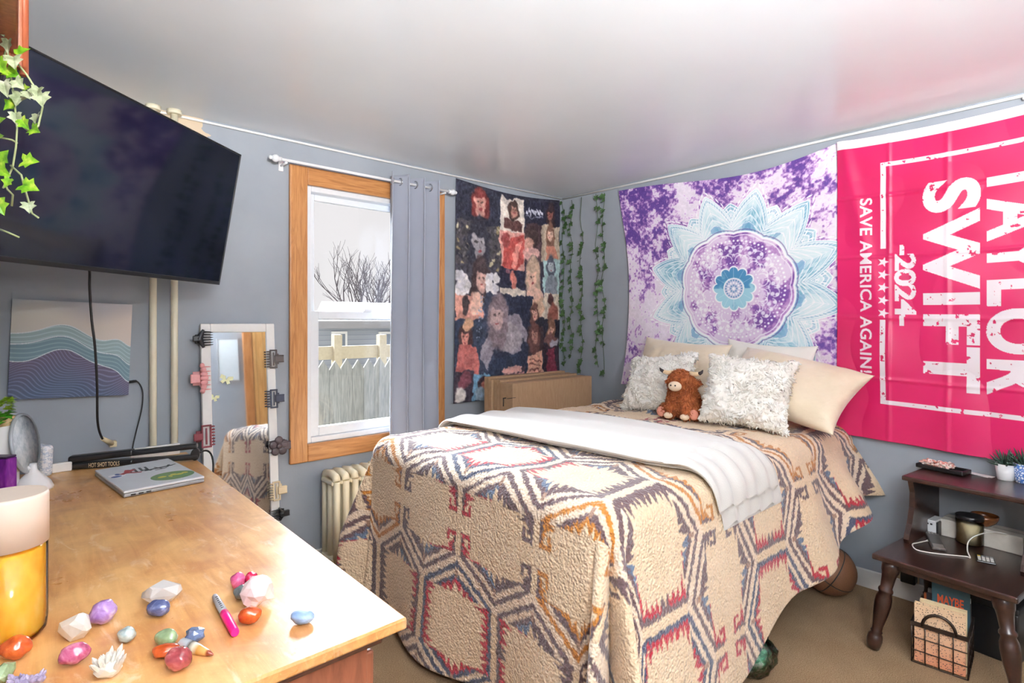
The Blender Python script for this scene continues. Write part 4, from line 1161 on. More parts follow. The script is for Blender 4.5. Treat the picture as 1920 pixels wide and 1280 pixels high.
# ---- tumbled stones and crystals
def stone_mat(name, stops, rough=.18, scale=14, trans=0.0, sss=0.0):
    t = NT(name); v = t.coord(); t.color(t.ramp(t.noise(v, scale * 3, 5, .6, .6), stops)); t.set(Roughness=rough, Coat_Weight=.4, Coat_Roughness=.08)
    if trans: t.b.inputs['Transmission Weight'].default_value = trans; t.b.inputs['IOR'].default_value = 1.3
    if sss: t.b.inputs['Subsurface Weight'].default_value = sss; t.b.inputs['Subsurface Radius'].default_value = (.01, .01, .01)
    return t.m
SM = {
 'clear': stone_mat('clear quartz', [(.3, C(236, 234, 232)), (.7, C(252, 250, 250))], .2, 8, .35),
 'white': stone_mat('milky crystal', [(.3, C(232, 226, 216)), (.7, C(250, 247, 240))], .3, 8, .2),
 'navy': stone_mat('sodalite', [(.3, C(48, 56, 92)), (.55, C(76, 84, 124)), (.8, C(150, 158, 186))]),
 'amethyst': stone_mat('amethyst', [(.3, C(130, 86, 156)), (.55, C(176, 140, 198)), (.75, C(232, 222, 236))]),
 'agate': stone_mat('pale blue agate', [(.3, C(120, 134, 136)), (.6, C(176, 190, 188)), (.8, C(214, 222, 220))]),
 'green': stone_mat('green aventurine', [(.3, C(106, 126, 92)), (.6, C(142, 162, 122)), (.8, C(198, 208, 178))]),
 'orange': stone_mat('carnelian', [(.3, C(146, 48, 14)), (.6, C(192, 84, 30)), (.8, C(220, 130, 66))]),
 'red': stone_mat('red jasper', [(.3, C(110, 40, 44)), (.55, C(152, 68, 72)), (.8, C(206, 140, 132))]),
 'rhodo': stone_mat('rhodonite', [(.3, C(96, 34, 56)), (.5, C(172, 74, 110)), (.75, C(216, 150, 172))]),
 'pink': stone_mat('pink agate', [(.3, C(170, 40, 94)), (.6, C(206, 100, 146)), (.8, C(234, 190, 212))]),
 'ruby': stone_mat('crimson agate', [(.3, C(150, 12, 50)), (.6, C(190, 30, 74)), (.8, C(224, 110, 140))]),
 'grey': stone_mat('mossy grey agate', [(.3, C(52, 58, 60)), (.55, C(96, 104, 106)), (.75, C(164, 172, 174))]),
 'rose': stone_mat('rose quartz', [(.3, C(232, 206, 208)), (.7, C(248, 232, 232))], .5, 8),
 'sky': stone_mat('angelite', [(.3, C(112, 140, 180)), (.6, C(140, 166, 202)), (.8, C(176, 196, 222))], .45),
 'lavender': stone_mat('amethyst cluster', [(.3, C(120, 108, 140)), (.6, C(176, 164, 190)), (.8, C(226, 220, 230))], .35),
 'steel': stone_mat('blue tiger eye', [(.3, C(56, 68, 96)), (.55, C(96, 110, 142)), (.8, C(190, 198, 210))]),
}
def stone(px, py, wpx, hpx, kind, label, shape='tumbled', rot=0.0, name='tumbled_stone', grp='polished stones on the dresser'):
    c = onz(px, py, DZ + .012); dep = c.x * FW[0] + c.y * FW[1]
    w_ = wpx / FPX * dep / 2; h_ = hpx / FPX * dep / 2
    hz = h_ * .95
    seed = Vector((px * .13, py * .17, 3.1))
    M = Matrix.Translation((c.x, c.y, DZ + hz * .97)) @ Matrix.Rotation(YAW - PI / 2 + rot, 4, 'Z')
    mb = MB(M)
    if shape == 'tumbled':
        mb.ball((0, 0, 0), (w_, max(h_, w_ * .72), hz), 4, lambda q: 1 + .16 * mnoise.noise(q * 1.2 + seed) + .05 * mnoise.noise(q * 3 + seed))
    elif shape == 'rough':
        mb.ball((0, 0, 0), (w_, max(h_, w_ * .8), hz), 2, lambda q: 1 + .28 * mnoise.noise(q * 1.7 + seed) + .1 * mnoise.cell(q * 3 + seed), smooth=False)
    elif shape == 'cluster':
        rnd = random.Random(px)
        mb.ball((0, 0, -hz * .3), (w_ * .85, w_ * .7, hz * .6), 2, lambda q: 1 + .25 * mnoise.noise(q * 2 + seed), smooth=False)
        for k in range(26):
            a = rnd.uniform(0, 2 * PI); e = rnd.uniform(.1, 1.0); r_ = rnd.uniform(.0, .8)
            p0 = Vector((math.cos(a) * w_ * r_, math.sin(a) * w_ * .7 * r_, -hz * .2)); d = Vector((math.cos(a) * r_, math.sin(a) * r_, 1.0)).normalized()
            L_ = hz * rnd.uniform(.7, 1.25); q_ = w_ * rnd.uniform(.10, .2)
            mb.tube([p0, p0 + d * L_ * .7, p0 + d * L_], [q_, q_ * .9, q_ * .15], 6, smooth=False)
    elif shape == 'facet':
        bm = bmesh.new(); rnd = random.Random(px)
        for k in range(24):
            d = Vector((rnd.gauss(0, 1), rnd.gauss(0, 1), rnd.gauss(0, 1))).normalized()
            bm.verts.new((d.x * w_ * 1.05, d.y * max(h_, w_ * .75), d.z * hz * 1.05))
        for s in (-1, 1): bm.verts.new((s * w_, 0, rnd.uniform(-.2, .2) * hz)); bm.verts.new((s * w_ * .5, 0, -hz)); bm.verts.new((0, s * w_ * .5, -hz))
        g_ = bmesh.ops.convex_hull(bm, input=bm.verts[:], use_existing_faces=False)
        bmesh.ops.delete(bm, geom=list({x for x in g_['geom_interior'] + g_['geom_unused'] if isinstance(x, bmesh.types.BMVert)}), context='VERTS')
        mb._add(bm)
    o = mb.build(name, SM[kind]); o.data.shade_smooth() if shape == 'tumbled' else None
    z0 = min((o.matrix_world @ v.co).z for v in o.data.vertices)
    o.location.z += DZ + .0005 - z0
    tag(o, label, 'crystal' if shape != 'tumbled' else 'stone', grp); return o
stone(303, 1118, 66, 42, 'clear', 'clear white quartz crystal lying furthest back on the dresser among the stones', 'facet', .2, 'quartz_crystal')
stone(297, 1143, 42, 30, 'navy', 'dark blue polished stone in front of the big clear quartz')
stone(193, 1157, 46, 44, 'amethyst', 'purple and white amethyst stone beside the white calcite chunk', 'tumbled', .5)
stone(143, 1183, 58, 46, 'white', 'white blocky crystal chunk left of the amethyst', 'facet', 0, 'white_crystal')
stone(238, 1190, 30, 28, 'agate', 'small pale grey-blue stone standing alone right of the white chunk')
stone(312, 1196, 40, 30, 'green', 'pale green polished stone behind the amber one')
stone(365, 1194, 36, 30, 'steel', 'speckled steel-blue stone right of the pale green one', 'rough')
stone(311, 1217, 46, 24, 'orange', 'amber polished stone between the green and the dusky red ones', 'tumbled', .3)
stone(334, 1241, 46, 44, 'red', 'dusky red heart shaped stone at the front of the small pile')
stone(138, 1232, 48, 38, 'rhodo', 'dark pink mottled stone in front of the white chunk', 'tumbled', .4)
stone(203, 1254, 56, 52, 'white', 'white crystal cluster at the front edge of the dresser', 'cluster', 0, 'crystal_cluster')
stone(30, 1222, 50, 42, 'orange', 'large glossy orange-brown stone beside the bottle base', 'tumbled', .3)
stone(50, 1275, 66, 30, 'lavender', 'greyish lavender crystal cluster at the lower left corner', 'cluster', 0, 'crystal_cluster')
stone(8, 1266, 26, 40, 'green', 'pale green stone at the very left edge of the photo', 'rough')
stone(446, 1092, 26, 30, 'pink', 'pink and white stone at the back of the cluster near the marker', 'tumbled', .6)
stone(471, 1087, 24, 26, 'ruby', 'small crimson stone next to the pink and white one')
stone(454, 1112, 30, 26, 'grey', 'dark grey mottled stone next to the pale pink quartz')
stone(484, 1124, 56, 58, 'rose', 'large pale pink rose quartz lump', 'rough', .2, 'rose_quartz')
stone(468, 1157, 40, 32, 'orange', 'glossy orange-red stone right of the marker cap', 'tumbled', .3)
stone(567, 1156, 44, 24, 'sky', 'light blue matt stone alone near the dresser corner', 'tumbled', 0)
# banded pointed stone
a = onz(338, 1206, DZ + .008); b = onz(400, 1227, DZ + .004)
t = NT('banded agate'); v = t.coord(); gx = t.node('ShaderNodeTexGradient'); d_ = (b - a)
mp = t.node('ShaderNodeMapping', vector_type='TEXTURE'); tc2 = t.node('ShaderNodeTexCoord'); t.link(tc2.outputs['Object'], mp.inputs['Vector'])
mp.inputs['Rotation'].default_value = (0, 0, math.atan2(d_.y, d_.x)); mp.inputs['Scale'].default_value = (d_.length,) * 3
t.link(mp.outputs['Vector'], gx.inputs['Vector'])
t.color(t.ramp(gx.outputs['Fac'], [(0, C(206, 208, 212)), (.28, C(170, 174, 180)), (.36, C(86, 78, 70)), (.48, C(214, 204, 184)), (.6, C(196, 140, 70)), (.8, C(206, 160, 96)), (.86, C(124, 56, 34)), (1, C(120, 52, 32))])); t.set(Roughness=.2)
pt = thing('pointed_stone', a, 'cone shaped banded grey and brown stone point lying in the small pile', 'stone')
MB().tube([a + d_ * q for q in (-.02, .05, .3, .6, .85, 1)], [.005, .0105, .011, .0085, .005, .001], 10).build('point', t.m, pt)

# ---- marker pen
a = onz(402, 1116, DZ + .008); b = onz(441, 1186, DZ + .008)
m_pbody = plain('grey marker barrel', C(150, 152, 158), .4); m_pink2 = plain('hot pink plastic', C(232, 20, 122), .35)
mk = thing('marker_pen', a, 'grey marker pen with a hot pink cap lying among the stones', 'pen')
dd = b - a; mid = a + dd * .52
MB().tube([a, a + dd * .03, a + dd * .12, mid], [.0035, .0055, .0068, .0072], 16).build('barrel', m_pbody, mk)
MB().tube([mid - dd * .02, mid + dd * .1, b - dd * .02, b], [.0077, .008, .0076, .0068], 16).build('cap', m_pink2, mk)
nrm = Vector((0, 0, 1)); sidev = dd.normalized().cross(nrm)
pr = MB()
for k in range(7):
    q = a + dd * (.14 + .05 * k) + nrm * .0069 + sidev * .001
    pr.box(-.0014, .0014, -.0022, .0022, -.0003, .0004, M=Matrix.Translation(q) @ Matrix.Rotation(math.atan2(dd.y, dd.x), 4, 'Z'))
pr.build('printed_lettering', m_black, mk)

# ---- laptop
LZ = DZ + .024
tl, tr_, br, bl = [onz(*q, LZ) for q in ((181, 879), (348, 853), (374, 894), (196, 929))]
xd = ((tr_ - tl) + (br - bl)).normalized(); yd = ((tl - bl) + (tr_ - br)); cen = (tl + tr_ + br + bl) / 4
lw = ((tr_ - tl).length + (br - bl).length) / 2 * .84; lh = .95 * ((tl - bl).length + (tr_ - br).length) / 2
ML = frame_M((cen.x, cen.y, DZ), xd, yd)
m_alu = plain('silver laptop lid', C(206, 210, 216), .4, 0, var=.02); m_alud = plain('grey laptop base', C(150, 152, 156), .4, .3)
lap = thing('laptop', cen - Vector((0, 0, LZ - DZ)), 'closed silver laptop with stickers on its lid at the far end of the dresser', 'laptop')
MB(ML).box(-lw / 2, lw / 2, -lh / 2, lh / 2, .002, .0135, .003).build('base', m_alud, lap)
MB(ML).box(-lw / 2, lw / 2, -lh / 2, lh / 2, .0145, .0235, .003).build('lid', m_alu, lap)
prt = MB(ML)
for k in range(3): prt.box(-lw * .42 + k * .022, -lw * .42 + k * .022 + .014, -lh / 2 - .0004, -lh / 2 + .001, .005, .010)
prt.build('port', m_black, lap)
def uvp(U, V): return (-lw / 2 + U * lw, -lh / 2 + V * lh)     # U right, V away
def flat(name, shapes, mat, z=.0237, parent=lap, M=None):
    mb = MB(M or ML)
    for s in shapes: mb.prism(s, z, z + .0006)
    return mb.build(name, mat, parent)
def elp(U, V, a_, b_, n=28, r=0): 
    x, y = uvp(U, V); return [(x + a_ * math.cos(q) * math.cos(r) - b_ * math.sin(q) * math.sin(r), y + a_ * math.cos(q) * math.sin(r) + b_ * math.sin(q) * math.cos(r)) for q in np.linspace(0, 2 * PI, n, endpoint=False)]
m_sg = plain('green sticker', C(92, 128, 84), .4); m_sy = plain('yellow sticker print', C(196, 186, 84), .4); m_sd = plain('dark sticker print', C(66, 74, 80), .4)
m_sr = plain('red sticker print', C(176, 70, 74), .4); m_sb = plain('blue sticker print', C(62, 84, 140), .4); m_sw = plain('white sticker print', C(232, 232, 236), .4)
g = flat('oval_sticker', [elp(.70, .24, lw * .28, lh * .15)], m_sg)
flat('sticker_print', [elp(.56, .24, .014, .010), elp(.66, .22, .006, .012), elp(.72, .26, .010, .012), elp(.79, .24, .012, .010), elp(.87, .26, .010, .011)], m_sy, .0243, g)
x, y = uvp(.70, .64)
def lines(z, *ps):
    out = []
    for (x0, y0, x1, y1, w_) in ps:
        d = Vector((x1 - x0, y1 - y0)); n_ = Vector((-d.y, d.x)).normalized() * w_
        out.append([(x0 - n_.x, y0 - n_.y), (x1 - n_.x, y1 - n_.y), (x1 + n_.x, y1 + n_.y), (x0 + n_.x, y0 + n_.y)])
    return out
ca_ = [(x - .05, y - .012, x + .045, y + .008, .006), (x - .03, y - .02, x - .045, y + .01, .004), (x + .005, y - .02, x - .01, y + .02, .003), (x + .025, y - .008, x + .04, y + .026, .004), (x + .045, y + .008, x + .06, y + .018, .003), (x - .02, y - .03, x + .02, y - .02, .003)]
flat('dark_sticker', lines(0, *ca_), m_sd)
x, y = uvp(.20, .66)
flat('round_sticker', [elp(.14, .60, .026, .024), elp(.24, .66, .018, .016)], m_sw)
flat('round_sticker_print', [elp(.12, .56, .016, .010, 12), elp(.16, .64, .008, .012, 10)], m_sb, .0243)
flat('eagle_sticker', lines(0, (x + .0, y - .02, x + .05, y + .03, .008), (x + .01, y - .006, x + .06, y - .03, .005), (x + .02, y + .01, x + .03, y + .04, .006)), m_sr, .0243)
x, y = uvp(.40, .70)
flat('lettered_sticker', lines(0, (x, y - .03, x + .004, y + .03, .004), (x + .018, y - .03, x + .022, y + .03, .004), (x + .036, y - .03, x + .04, y + .03, .004), (x - .016, y - .028, x - .012, y + .02, .003)), m_sd)

# ---- hair straightener lying behind the laptop
a = onz(137, 874, DZ + .012); b = onz(378, 857, DZ + .012)
dv = b - a; Ls = dv.length; MS = frame_M((a.x, a.y, DZ), dv, Vector((0, 0, 1)).cross(dv)) @ Matrix.Diagonal((1, 1.15, 1.5, 1))
hs = thing('hair_straightener', a, 'black flat hair straightener lying along the back of the dresser', 'hair straightener')
MB(MS).box(-.01, Ls * .46, -.018, .018, .002, .018, .006, 3).box(Ls * .44, Ls * .98, -.014, .014, .004, .018, .005, 3).build('lower_arm', m_black, hs)
MB(MS @ Matrix.Rotation(-.035, 4, 'Y')).box(-.01, Ls * .46, -.018, .018, .019, .036, .006, 3).box(Ls * .44, Ls * .97, -.014, .014, .019, .033, .005, 3).build('upper_arm', m_black, hs)
MB(MS).cyl((Ls * .95, -.012, .018), (Ls * .95, .012, .018), .016, seg=20).build('hinge', m_black, hs)
MT = MS @ Matrix.Translation((Ls * .13, -.0184, .005)) @ Matrix.Rotation(PI / 2, 4, 'X')
text_obj('lettering', 'HOT SHOT TOOLS', Ls * .23, .0115, MT, plain('tan print', C(206, 184, 150), .5), hs, .01)
MT = MS @ Matrix.Translation((Ls * .66, -.0145, .007)) @ Matrix.Rotation(PI / 2, 4, 'X')
text_obj('lettering', 'HOT', Ls * .05, .006, MT, plain('silver print', C(170, 172, 176), .4), hs, .01)
e0 = MS @ Vector((Ls * .97, 0, .018)); cpts = []
c2 = onz(394, 868, DZ + .006)
for q in np.linspace(0, 1, 14):
    s = 1 - q
    cpts.append(e0 * s ** 3 + (e0 + Vector((.05, .015, .03))) * 3 * s * s * q + (c2 + Vector((.035, .03, .02))) * 3 * s * q * q + Vector((DX1 + .02, c2.y + .0, DZ - .10)) * q ** 3)
MB().tube(cpts, .0038, 8).build('cord', m_blackrub, hs)

# ---- white papers behind the straightener
p0 = onz(232, 848, DZ); p1 = onz(322, 838, DZ)
MP = frame_M(((p0.x + p1.x) / 2, (p0.y + p1.y) / 2 + .03, DZ), Vector((p1.x - p0.x, p1.y - p0.y, 0)), Vector((0, 0, 1)).cross(Vector((p1.x - p0.x, p1.y - p0.y, 0))))
yb = DY1 - .004
tag(MB().box(p0.x, p1.x - .0, yb - .022, yb, DZ, DZ + .045, .003).build('notepad', m_white), 'white notepad behind the hair straightener at the back edge of the dresser', 'notepad')
# small white boxes at the far left of the dresser
p = onz(116, 884, DZ); o = MB().box(p.x - .03, p.x + .03, p.y - .012, p.y + .012, DZ, DZ + .036, .004).build('power_adapter', m_white); tag(o, 'small white power adapter left of the hair straightener', 'adapter')
t = NT('white card with blue print'); v = t.coord(); n = t.noise(t.coord((1, 1, 2)), 60, 3, .6)
t.color(t.ramp(n, [(.46, C(238, 240, 244)), (.56, C(172, 190, 214)), (.62, C(238, 240, 244))])); t.set(Roughness=.4)
p = onz(78, 892, DZ); MK = Matrix.Translation((p.x, p.y, DZ)) @ Matrix.Rotation(YAW - PI / 2 - .25, 4, 'Z') @ Matrix.Rotation(.06, 4, 'Y')
tag(MB(MK).box(-.033, .033, -.02, .02, 0, .118, .014, 3).build('white_carton', t.m), 'white carton with pale blue print behind the round tabletop mirror', 'box')

# ---- round tabletop mirror on a white base
m_mirr = NT('mirror silvering'); m_mirr.color(C(226, 230, 234)); m_mirr.set(Metallic=1.0, Roughness=.03); m_mirr = m_mirr.m
t = NT('mirror glass with painted reflection'); v = t.coord(); n = t.noise(v, 28, 5, .65); t.color(t.ramp(n, [(.3, C(166, 182, 192)), (.5, C(210, 220, 226)), (.7, C(238, 242, 244))]))  # mottled reflection of the room painted into the glass colour
t.set(Metallic=.15, Roughness=.2); m_refl = t.m
bp = onz(62, 918, DZ); bp = Vector((.055, 2.02, DZ)) if False else bp
dm = thing('tabletop_mirror', bp, 'round tabletop mirror on a curved white stand at the left of the dresser', 'mirror')
dep = bp.x * FW[0] + bp.y * FW[1]
def atdep(px, py, dep): 
    d = ray(px, py); return Vector((d[0] * dep, d[1] * dep, EYE + d[2] * dep))
cc = atdep(44, 831, dep); R_ = 56 / FPX * dep
tow = (Vector((0, 0, EYE)) - cc).normalized(); sidew = Vector((0, 0, 1)).cross(tow).normalized()
ndir = (tow * .34 + sidew * .94 + Vector((0, 0, .10))).normalized()
MR = frame_M(cc, Vector((0, 0, 1)).cross(ndir), ndir.cross(Vector((0, 0, 1)).cross(ndir)))
MB(MR).lathe([(R_ * .93, .0), (R_, .001), (R_ * 1.02, .005), (R_, .010), (R_ * .93, .010)], 48, cap=False).build('rim', plain('grey mirror rim', C(168, 176, 182), .3, .2), dm)
MB(MR).lathe([(.001, .006), (R_ * .95, .006), (R_ * .95, .002), (.001, .002)], 48, cap=False).build('glass', m_refl, dm)
MB(MR).lathe([(.001, -.012), (R_ * .7, -.010), (R_ * .97, .0), (R_ * .97, .002), (.001, .002)], 40, cap=False).build('back', m_whiteplastic, dm)
st = MB(); st.lathe([(.055, 0), (.056, .006), (.048, .026), (.022, .055), (.012, .07), (.010, .09)], 28, Matrix.Translation(bp))
st.tube([bp + Vector((0, 0, .075)), (bp + cc) / 2 - ndir * .02 + Vector((0, 0, -.0)), cc - ndir * .016], [.012, .010, .012], 10)
st.build('stand', m_whiteplastic, dm)

# ---- toiletries at the left edge
def at(px, py): return onz(px, py, DZ)
# amber body oil bottle with a tall pale cap, nearest the camera
m_cap = plain('pale cream cap', C(226, 208, 192), .4, var=.02)
p = at(14, 1196); dep = p.x * FW[0] + p.y * FW[1]; rb_ = 59 / FPX * dep
hb = (1205 - 1028) / FPX * dep; ht = (1200 - 930) / FPX * dep
ob = thing('oil_bottle', p, 'clear bottle of amber oil with a tall cream cap in the near left corner', 'bottle')
t = NT('amber oil'); v = t.coord((1, 1, .5)); t.color(t.ramp(t.noise(v, 20, 3), [(.3, C(226, 150, 30)), (.55, C(244, 186, 66)), (.8, C(252, 214, 120))]))
t.set(Roughness=.12, Subsurface_Weight=.9); t.b.inputs['Subsurface Radius'].default_value = (1.0, .6, .2); t.b.inputs['Subsurface Scale'].default_value = .06
MB().lathe([(rb_ * .80, .004), (rb_ * .92, .014), (rb_ * .94, .03), (rb_ * .94, hb * .94), (rb_ * .3, hb * .96)], 40, Matrix.Translation(p)).build('oil', t.m, ob)
MB().lathe([(rb_ * .84, 0), (rb_ * .97, .010), (rb_, .028), (rb_, hb * .96), (rb_ * .96, hb)], 40, Matrix.Translation(p), cap=False).build('bottle', glassmat('clear bottle plastic', (1, .99, .97, 1), .0, .08), ob)
MB().lathe([(rb_ * .3, hb - .004), (rb_ * 1.03, hb - .002), (rb_ * 1.03, ht - .006), (rb_ * .99, ht)], 40, Matrix.Translation(p)).build('cap', m_cap, ob)
# purple pouch-like carton, pump bottle and small pot plant behind it
p = at(2, 948); dep = p.x * FW[0] + p.y * FW[1]
m_pur = NT('purple foil'); v = m_pur.coord((3, 3, 1), rot=(0, .5, 0)); m_pur.color(m_pur.ramp(m_pur.noise(v, 14, 3), [(.35, C(84, 18, 110)), (.6, C(128, 40, 150)), (.8, C(170, 96, 186))])); m_pur.set(Roughness=.3, Metallic=.3); m_pur = m_pur.m
MQ = Matrix.Translation(p) @ Matrix.Rotation(YAW - PI / 2, 4, 'Z'); wq = 20 / FPX * dep; hq = 94 / FPX * dep
pu = thing('purple_carton', p, 'purple foil carton standing behind the cream capped bottle', 'carton')
MB(MQ).box(-.06, wq, -.02, .02, 0, hq - .006, .004).build('carton', m_pur, pu); MB(MQ).box(-.059, wq - .001, -.019, .019, hq - .006, hq, .002).build('lid', plain('dark violet lid', C(46, 20, 60), .4), pu)
p = at(14, 925); dep = p.x * FW[0] + p.y * FW[1]; k_ = dep / FPX
wb2 = thing('lotion_bottle', p, 'white lotion bottle with a beige cap at the left edge, behind the purple carton', 'bottle')
MB().lathe([(16 * k_, 0), (17 * k_, .004), (17 * k_, 100 * k_), (14 * k_, 112 * k_)], 28, Matrix.Translation(p)).build('body', m_whiteplastic, wb2)
MB().lathe([(12 * k_, 112 * k_), (12.5 * k_, 114 * k_), (12.5 * k_, 142 * k_), (11 * k_, 145 * k_)], 28, Matrix.Translation(p)).build('cap', plain('beige cap', C(226, 190, 140), .4), wb2)
MB().lathe([(17.3 * k_, 40 * k_), (17.3 * k_, 92 * k_)], 28, Matrix.Translation(p), cap=False).build('label', plain('pale printed label', C(214, 206, 196), .5, var=.15, scale=90), wb2)
p = at(-6, 930); dep = p.x * FW[0] + p.y * FW[1]; k_ = dep / FPX
pp = thing('small_potted_plant', p, 'bright green artificial plant in a pale pot at the left edge behind the bottles', 'plant')
MB().lathe([(20 * k_, 0), (26 * k_, 132 * k_), (22 * k_, 132 * k_), (21 * k_, 126 * k_)], 24, Matrix.Translation(p)).build('pot', m_white, pp)
m_lime = leafmat('lime artificial leaf', C(96, 150, 30), C(176, 206, 60)); m_green = leafmat('bright artificial leaf', C(40, 120, 24), C(92, 168, 44))
for mm, z0, n_, sd in ((m_green, 142, 46, 1), (m_lime, 172, 40, 2)):
    lf = MB(); rnd = random.Random(sd)
    for i in range(n_):
        a = rnd.uniform(0, 2 * PI); e = rnd.uniform(-.3, .9)
        q = p + Vector((math.cos(a) * 15 * k_, math.sin(a) * 15 * k_, (z0 + rnd.uniform(-12, 12)) * k_))
        add_leaf(lf, q, Vector((math.cos(a), math.sin(a), e)), Vector((0, 0, 1)), rnd.uniform(.018, .03), rnd)
    lf.build('leaves', mm, pp)

# ---- wooden wall shelf at upper left with trailing ivy
m_red = wood('reddish stained wood', [(.25, C(110, 52, 30)), (.5, C(150, 80, 52)), (.78, C(176, 106, 74))], (12, 12, 1.5), .35, .05)
sh = thing('wall_shelf', (-.1, 1.05, 1.9), 'reddish brown wooden wall shelf at the upper left edge with ivy trailing over it', 'shelf')
dS = 1.02
pr_ = atdep(45, 60, dS); pz = atdep(40, 132, dS).z
MB().box(XC, pr_.x - .002, pr_.y - .012, pr_.y + .010, pz, ZC - .02, .004).tube([(pr_.x, pr_.y, pz - .01), (pr_.x, pr_.y, ZC - .02)], .007, 10).tube([(pr_.x - .022, pr_.y - .012, pz + .01), (pr_.x - .022, pr_.y - .012, ZC - .02)], .006, 10).build('side', m_red, sh)
MB().box(XC, pr_.x - .01, pr_.y - .55, pr_.y - .53, pz, ZC - .02, .004).build('side', m_red, sh)
for z in (pz + .02, ZC - .06): MB().box(XC, pr_.x - .008, pr_.y - .53, pr_.y - .012, z, z + .018, .003).build('board', m_red, sh)
iv = thing('trailing_ivy', atdep(10, 80, dS - .05), 'bright green variegated ivy trailing from the wooden wall shelf over the television', 'plant')
m_vleaf = NT('variegated ivy leaf'); v = m_vleaf.coord(); m_vleaf.color(m_vleaf.ramp(m_vleaf.noise(v, 60, 3), [(.35, C(66, 122, 22)), (.55, C(132, 178, 40)), (.72, C(206, 214, 96))])); m_vleaf.set(Roughness=.35); m_vleaf = m_vleaf.m
m_vgrey = NT('pale ivy leaf'); v = m_vgrey.coord(); m_vgrey.color(m_vgrey.ramp(m_vgrey.noise(v, 60, 3), [(.35, C(120, 132, 96)), (.6, C(176, 184, 150)), (.75, C(222, 224, 204))])); m_vgrey.set(Roughness=.4); m_vgrey = m_vgrey.m
dI = dS - .07
vines = [[(4, 40), (14, 90), (18, 130), (26, 180), (32, 240), (30, 275), (24, 312), (14, 336), (6, 352)],
         [(20, 310), (40, 328), (46, 352), (52, 372), (60, 400), (72, 408)], [(34, 120), (50, 140), (66, 165), (80, 200), (72, 236), (58, 250), (44, 238), (36, 210)],
         [(2, 10), (10, 30), (16, 60), (12, 90), (4, 120)], [(0, 258), (22, 262), (32, 268)], [(8, 340), (14, 355), (24, 365), (22, 386)], [(0, 430), (16, 436), (36, 445)]]
vm = MB()
for vpts in vines:
    P0 = [atdep(x_, y_, dI - .01 * math.sin(i * 1.7)) for i, (x_, y_) in enumerate(vpts)]
    vm.tube(P0, .0016, 6)
vm.build('vine', plain('pale vine', C(150, 160, 112), .6), iv)
leaves = [(60, 302, 34, 0, 0), (60, 352, 36, -.3, 0), (8, 290, 34, .8, 0), (6, 322, 38, -.6, 0), (2, 225, 30, .4, 0), (0, 256, 30, .2, 0), (2, 392, 34, -1.2, 0), (45, 95, 32, .5, 0), (8, 8, 30, 2.0, 0), (68, 245, 28, -.4, 0), (48, 235, 26, -1.0, 0), (12, 345, 22, -2, 0),
          (10, 170, 34, -1.4, 1), (32, 190, 36, -1.6, 1), (38, 160, 28, -.8, 1), (78, 190, 34, -1.3, 1), (66, 178, 30, -1.8, 1), (54, 180, 26, -1.0, 1), (26, 120, 34, -1.2, 1), (14, 90, 30, -1.7, 1), (30, 225, 26, -1.5, 1), (66, 225, 26, -1.5, 1), (54, 392, 26, -1.2, 1), (28, 140, 30, -.4, 0), (6, 130, 34, -1.0, 0), (50, 165, 24, .3, 0), (14, 200, 30, -2.4, 0), (4, 60, 34, -1, 1)]
for kind, mm in ((0, m_vleaf), (1, m_vgrey)):
    lf = MB(); rnd = random.Random(5 + kind)
    for x_, y_, s_, an, kd in leaves:
        if kd != kind: continue
        q = atdep(x_, y_, dI - rnd.uniform(0, .03)); s = s_ / FPX * dI
        rv = Vector((RT[0], RT[1], 0)); d = rv * math.cos(an) + Vector((0, 0, 1)) * math.sin(an) + Vector((FW[0], FW[1], 0)) * rnd.uniform(-.5, .1)
        add_leaf(lf, q - d * s * .5, d, Vector((-FW[0], -FW[1], .3)) + rv * rnd.uniform(-.5, .5), s * .86, rnd)
    lf.build('leaves' if kind == 0 else 'pale_leaves', mm, iv)

# ================================================================== TELEVISION
tvt = 2.4 * .975
TR = Vector((ray(452, 290)[0] * tvt, ray(452, 290)[1] * tvt, EYE + ray(452, 290)[2] * tvt))
BRt = tvt * 1.0045; BR = Vector((ray(411, 534)[0] * BRt, ray(411, 534)[1] * BRt, EYE + ray(411, 534)[2] * BRt))
eh = Vector((.7405, .672, 0)).normalized()
up = (TR - BR); up -= eh * up.dot(eh); Hh = up.length; up.normalize(); Wt = Hh * 1.76
nT = eh.cross(up)                       # out of the screen?
if nT.dot(-TR) < 0: nT = -nT
MTV = Matrix((eh, up, nT)).transposed().to_4x4(); MTV.translation = TR - eh * Wt - up * Hh       # origin lower left corner of the face
tv = thing('television', MTV @ Vector((Wt / 2, Hh / 2, -.03)), 'large black flat television tilted forward on a wall arm above the dresser', 'television')
t = NT('dark glossy screen'); v = t.coord(); t.color(t.ramp(t.noise(v, 3, 4), [(.3, C(9, 12, 24)), (.7, C(20, 26, 42))])); t.set(Roughness=.07); t.b.inputs['Specular IOR Level'].default_value = .6
MB(MTV).box(.006, Wt - .006, .014, Hh - .006, -.004, .001).build('screen', t.m, tv)
m_bez = plain('black bezel', C(16, 16, 18), .3); bz = MB(MTV)
ring(bz, 0, Wt, 0, Hh, -1, 1, .007, .007, .015, .007, 0) if False else None
for x0, x1, y0, y1 in ((0, .007, 0, Hh), (Wt - .007, Wt, 0, Hh), (.007, Wt - .007, 0, .015), (.007, Wt - .007, Hh - .007, Hh)): bz.box(x0, x1, y0, y1, -.012, .003, .0015, 1)
bz.build('bezel', m_bez, tv)
MB(MTV).box(.002, Wt - .002, .002, Hh - .002, -.022, -.010, .004).box(Wt * .2, Wt * .8, Hh * .08, Hh * .6, -.055, -.022, .012).build('back_shell', m_bez, tv)
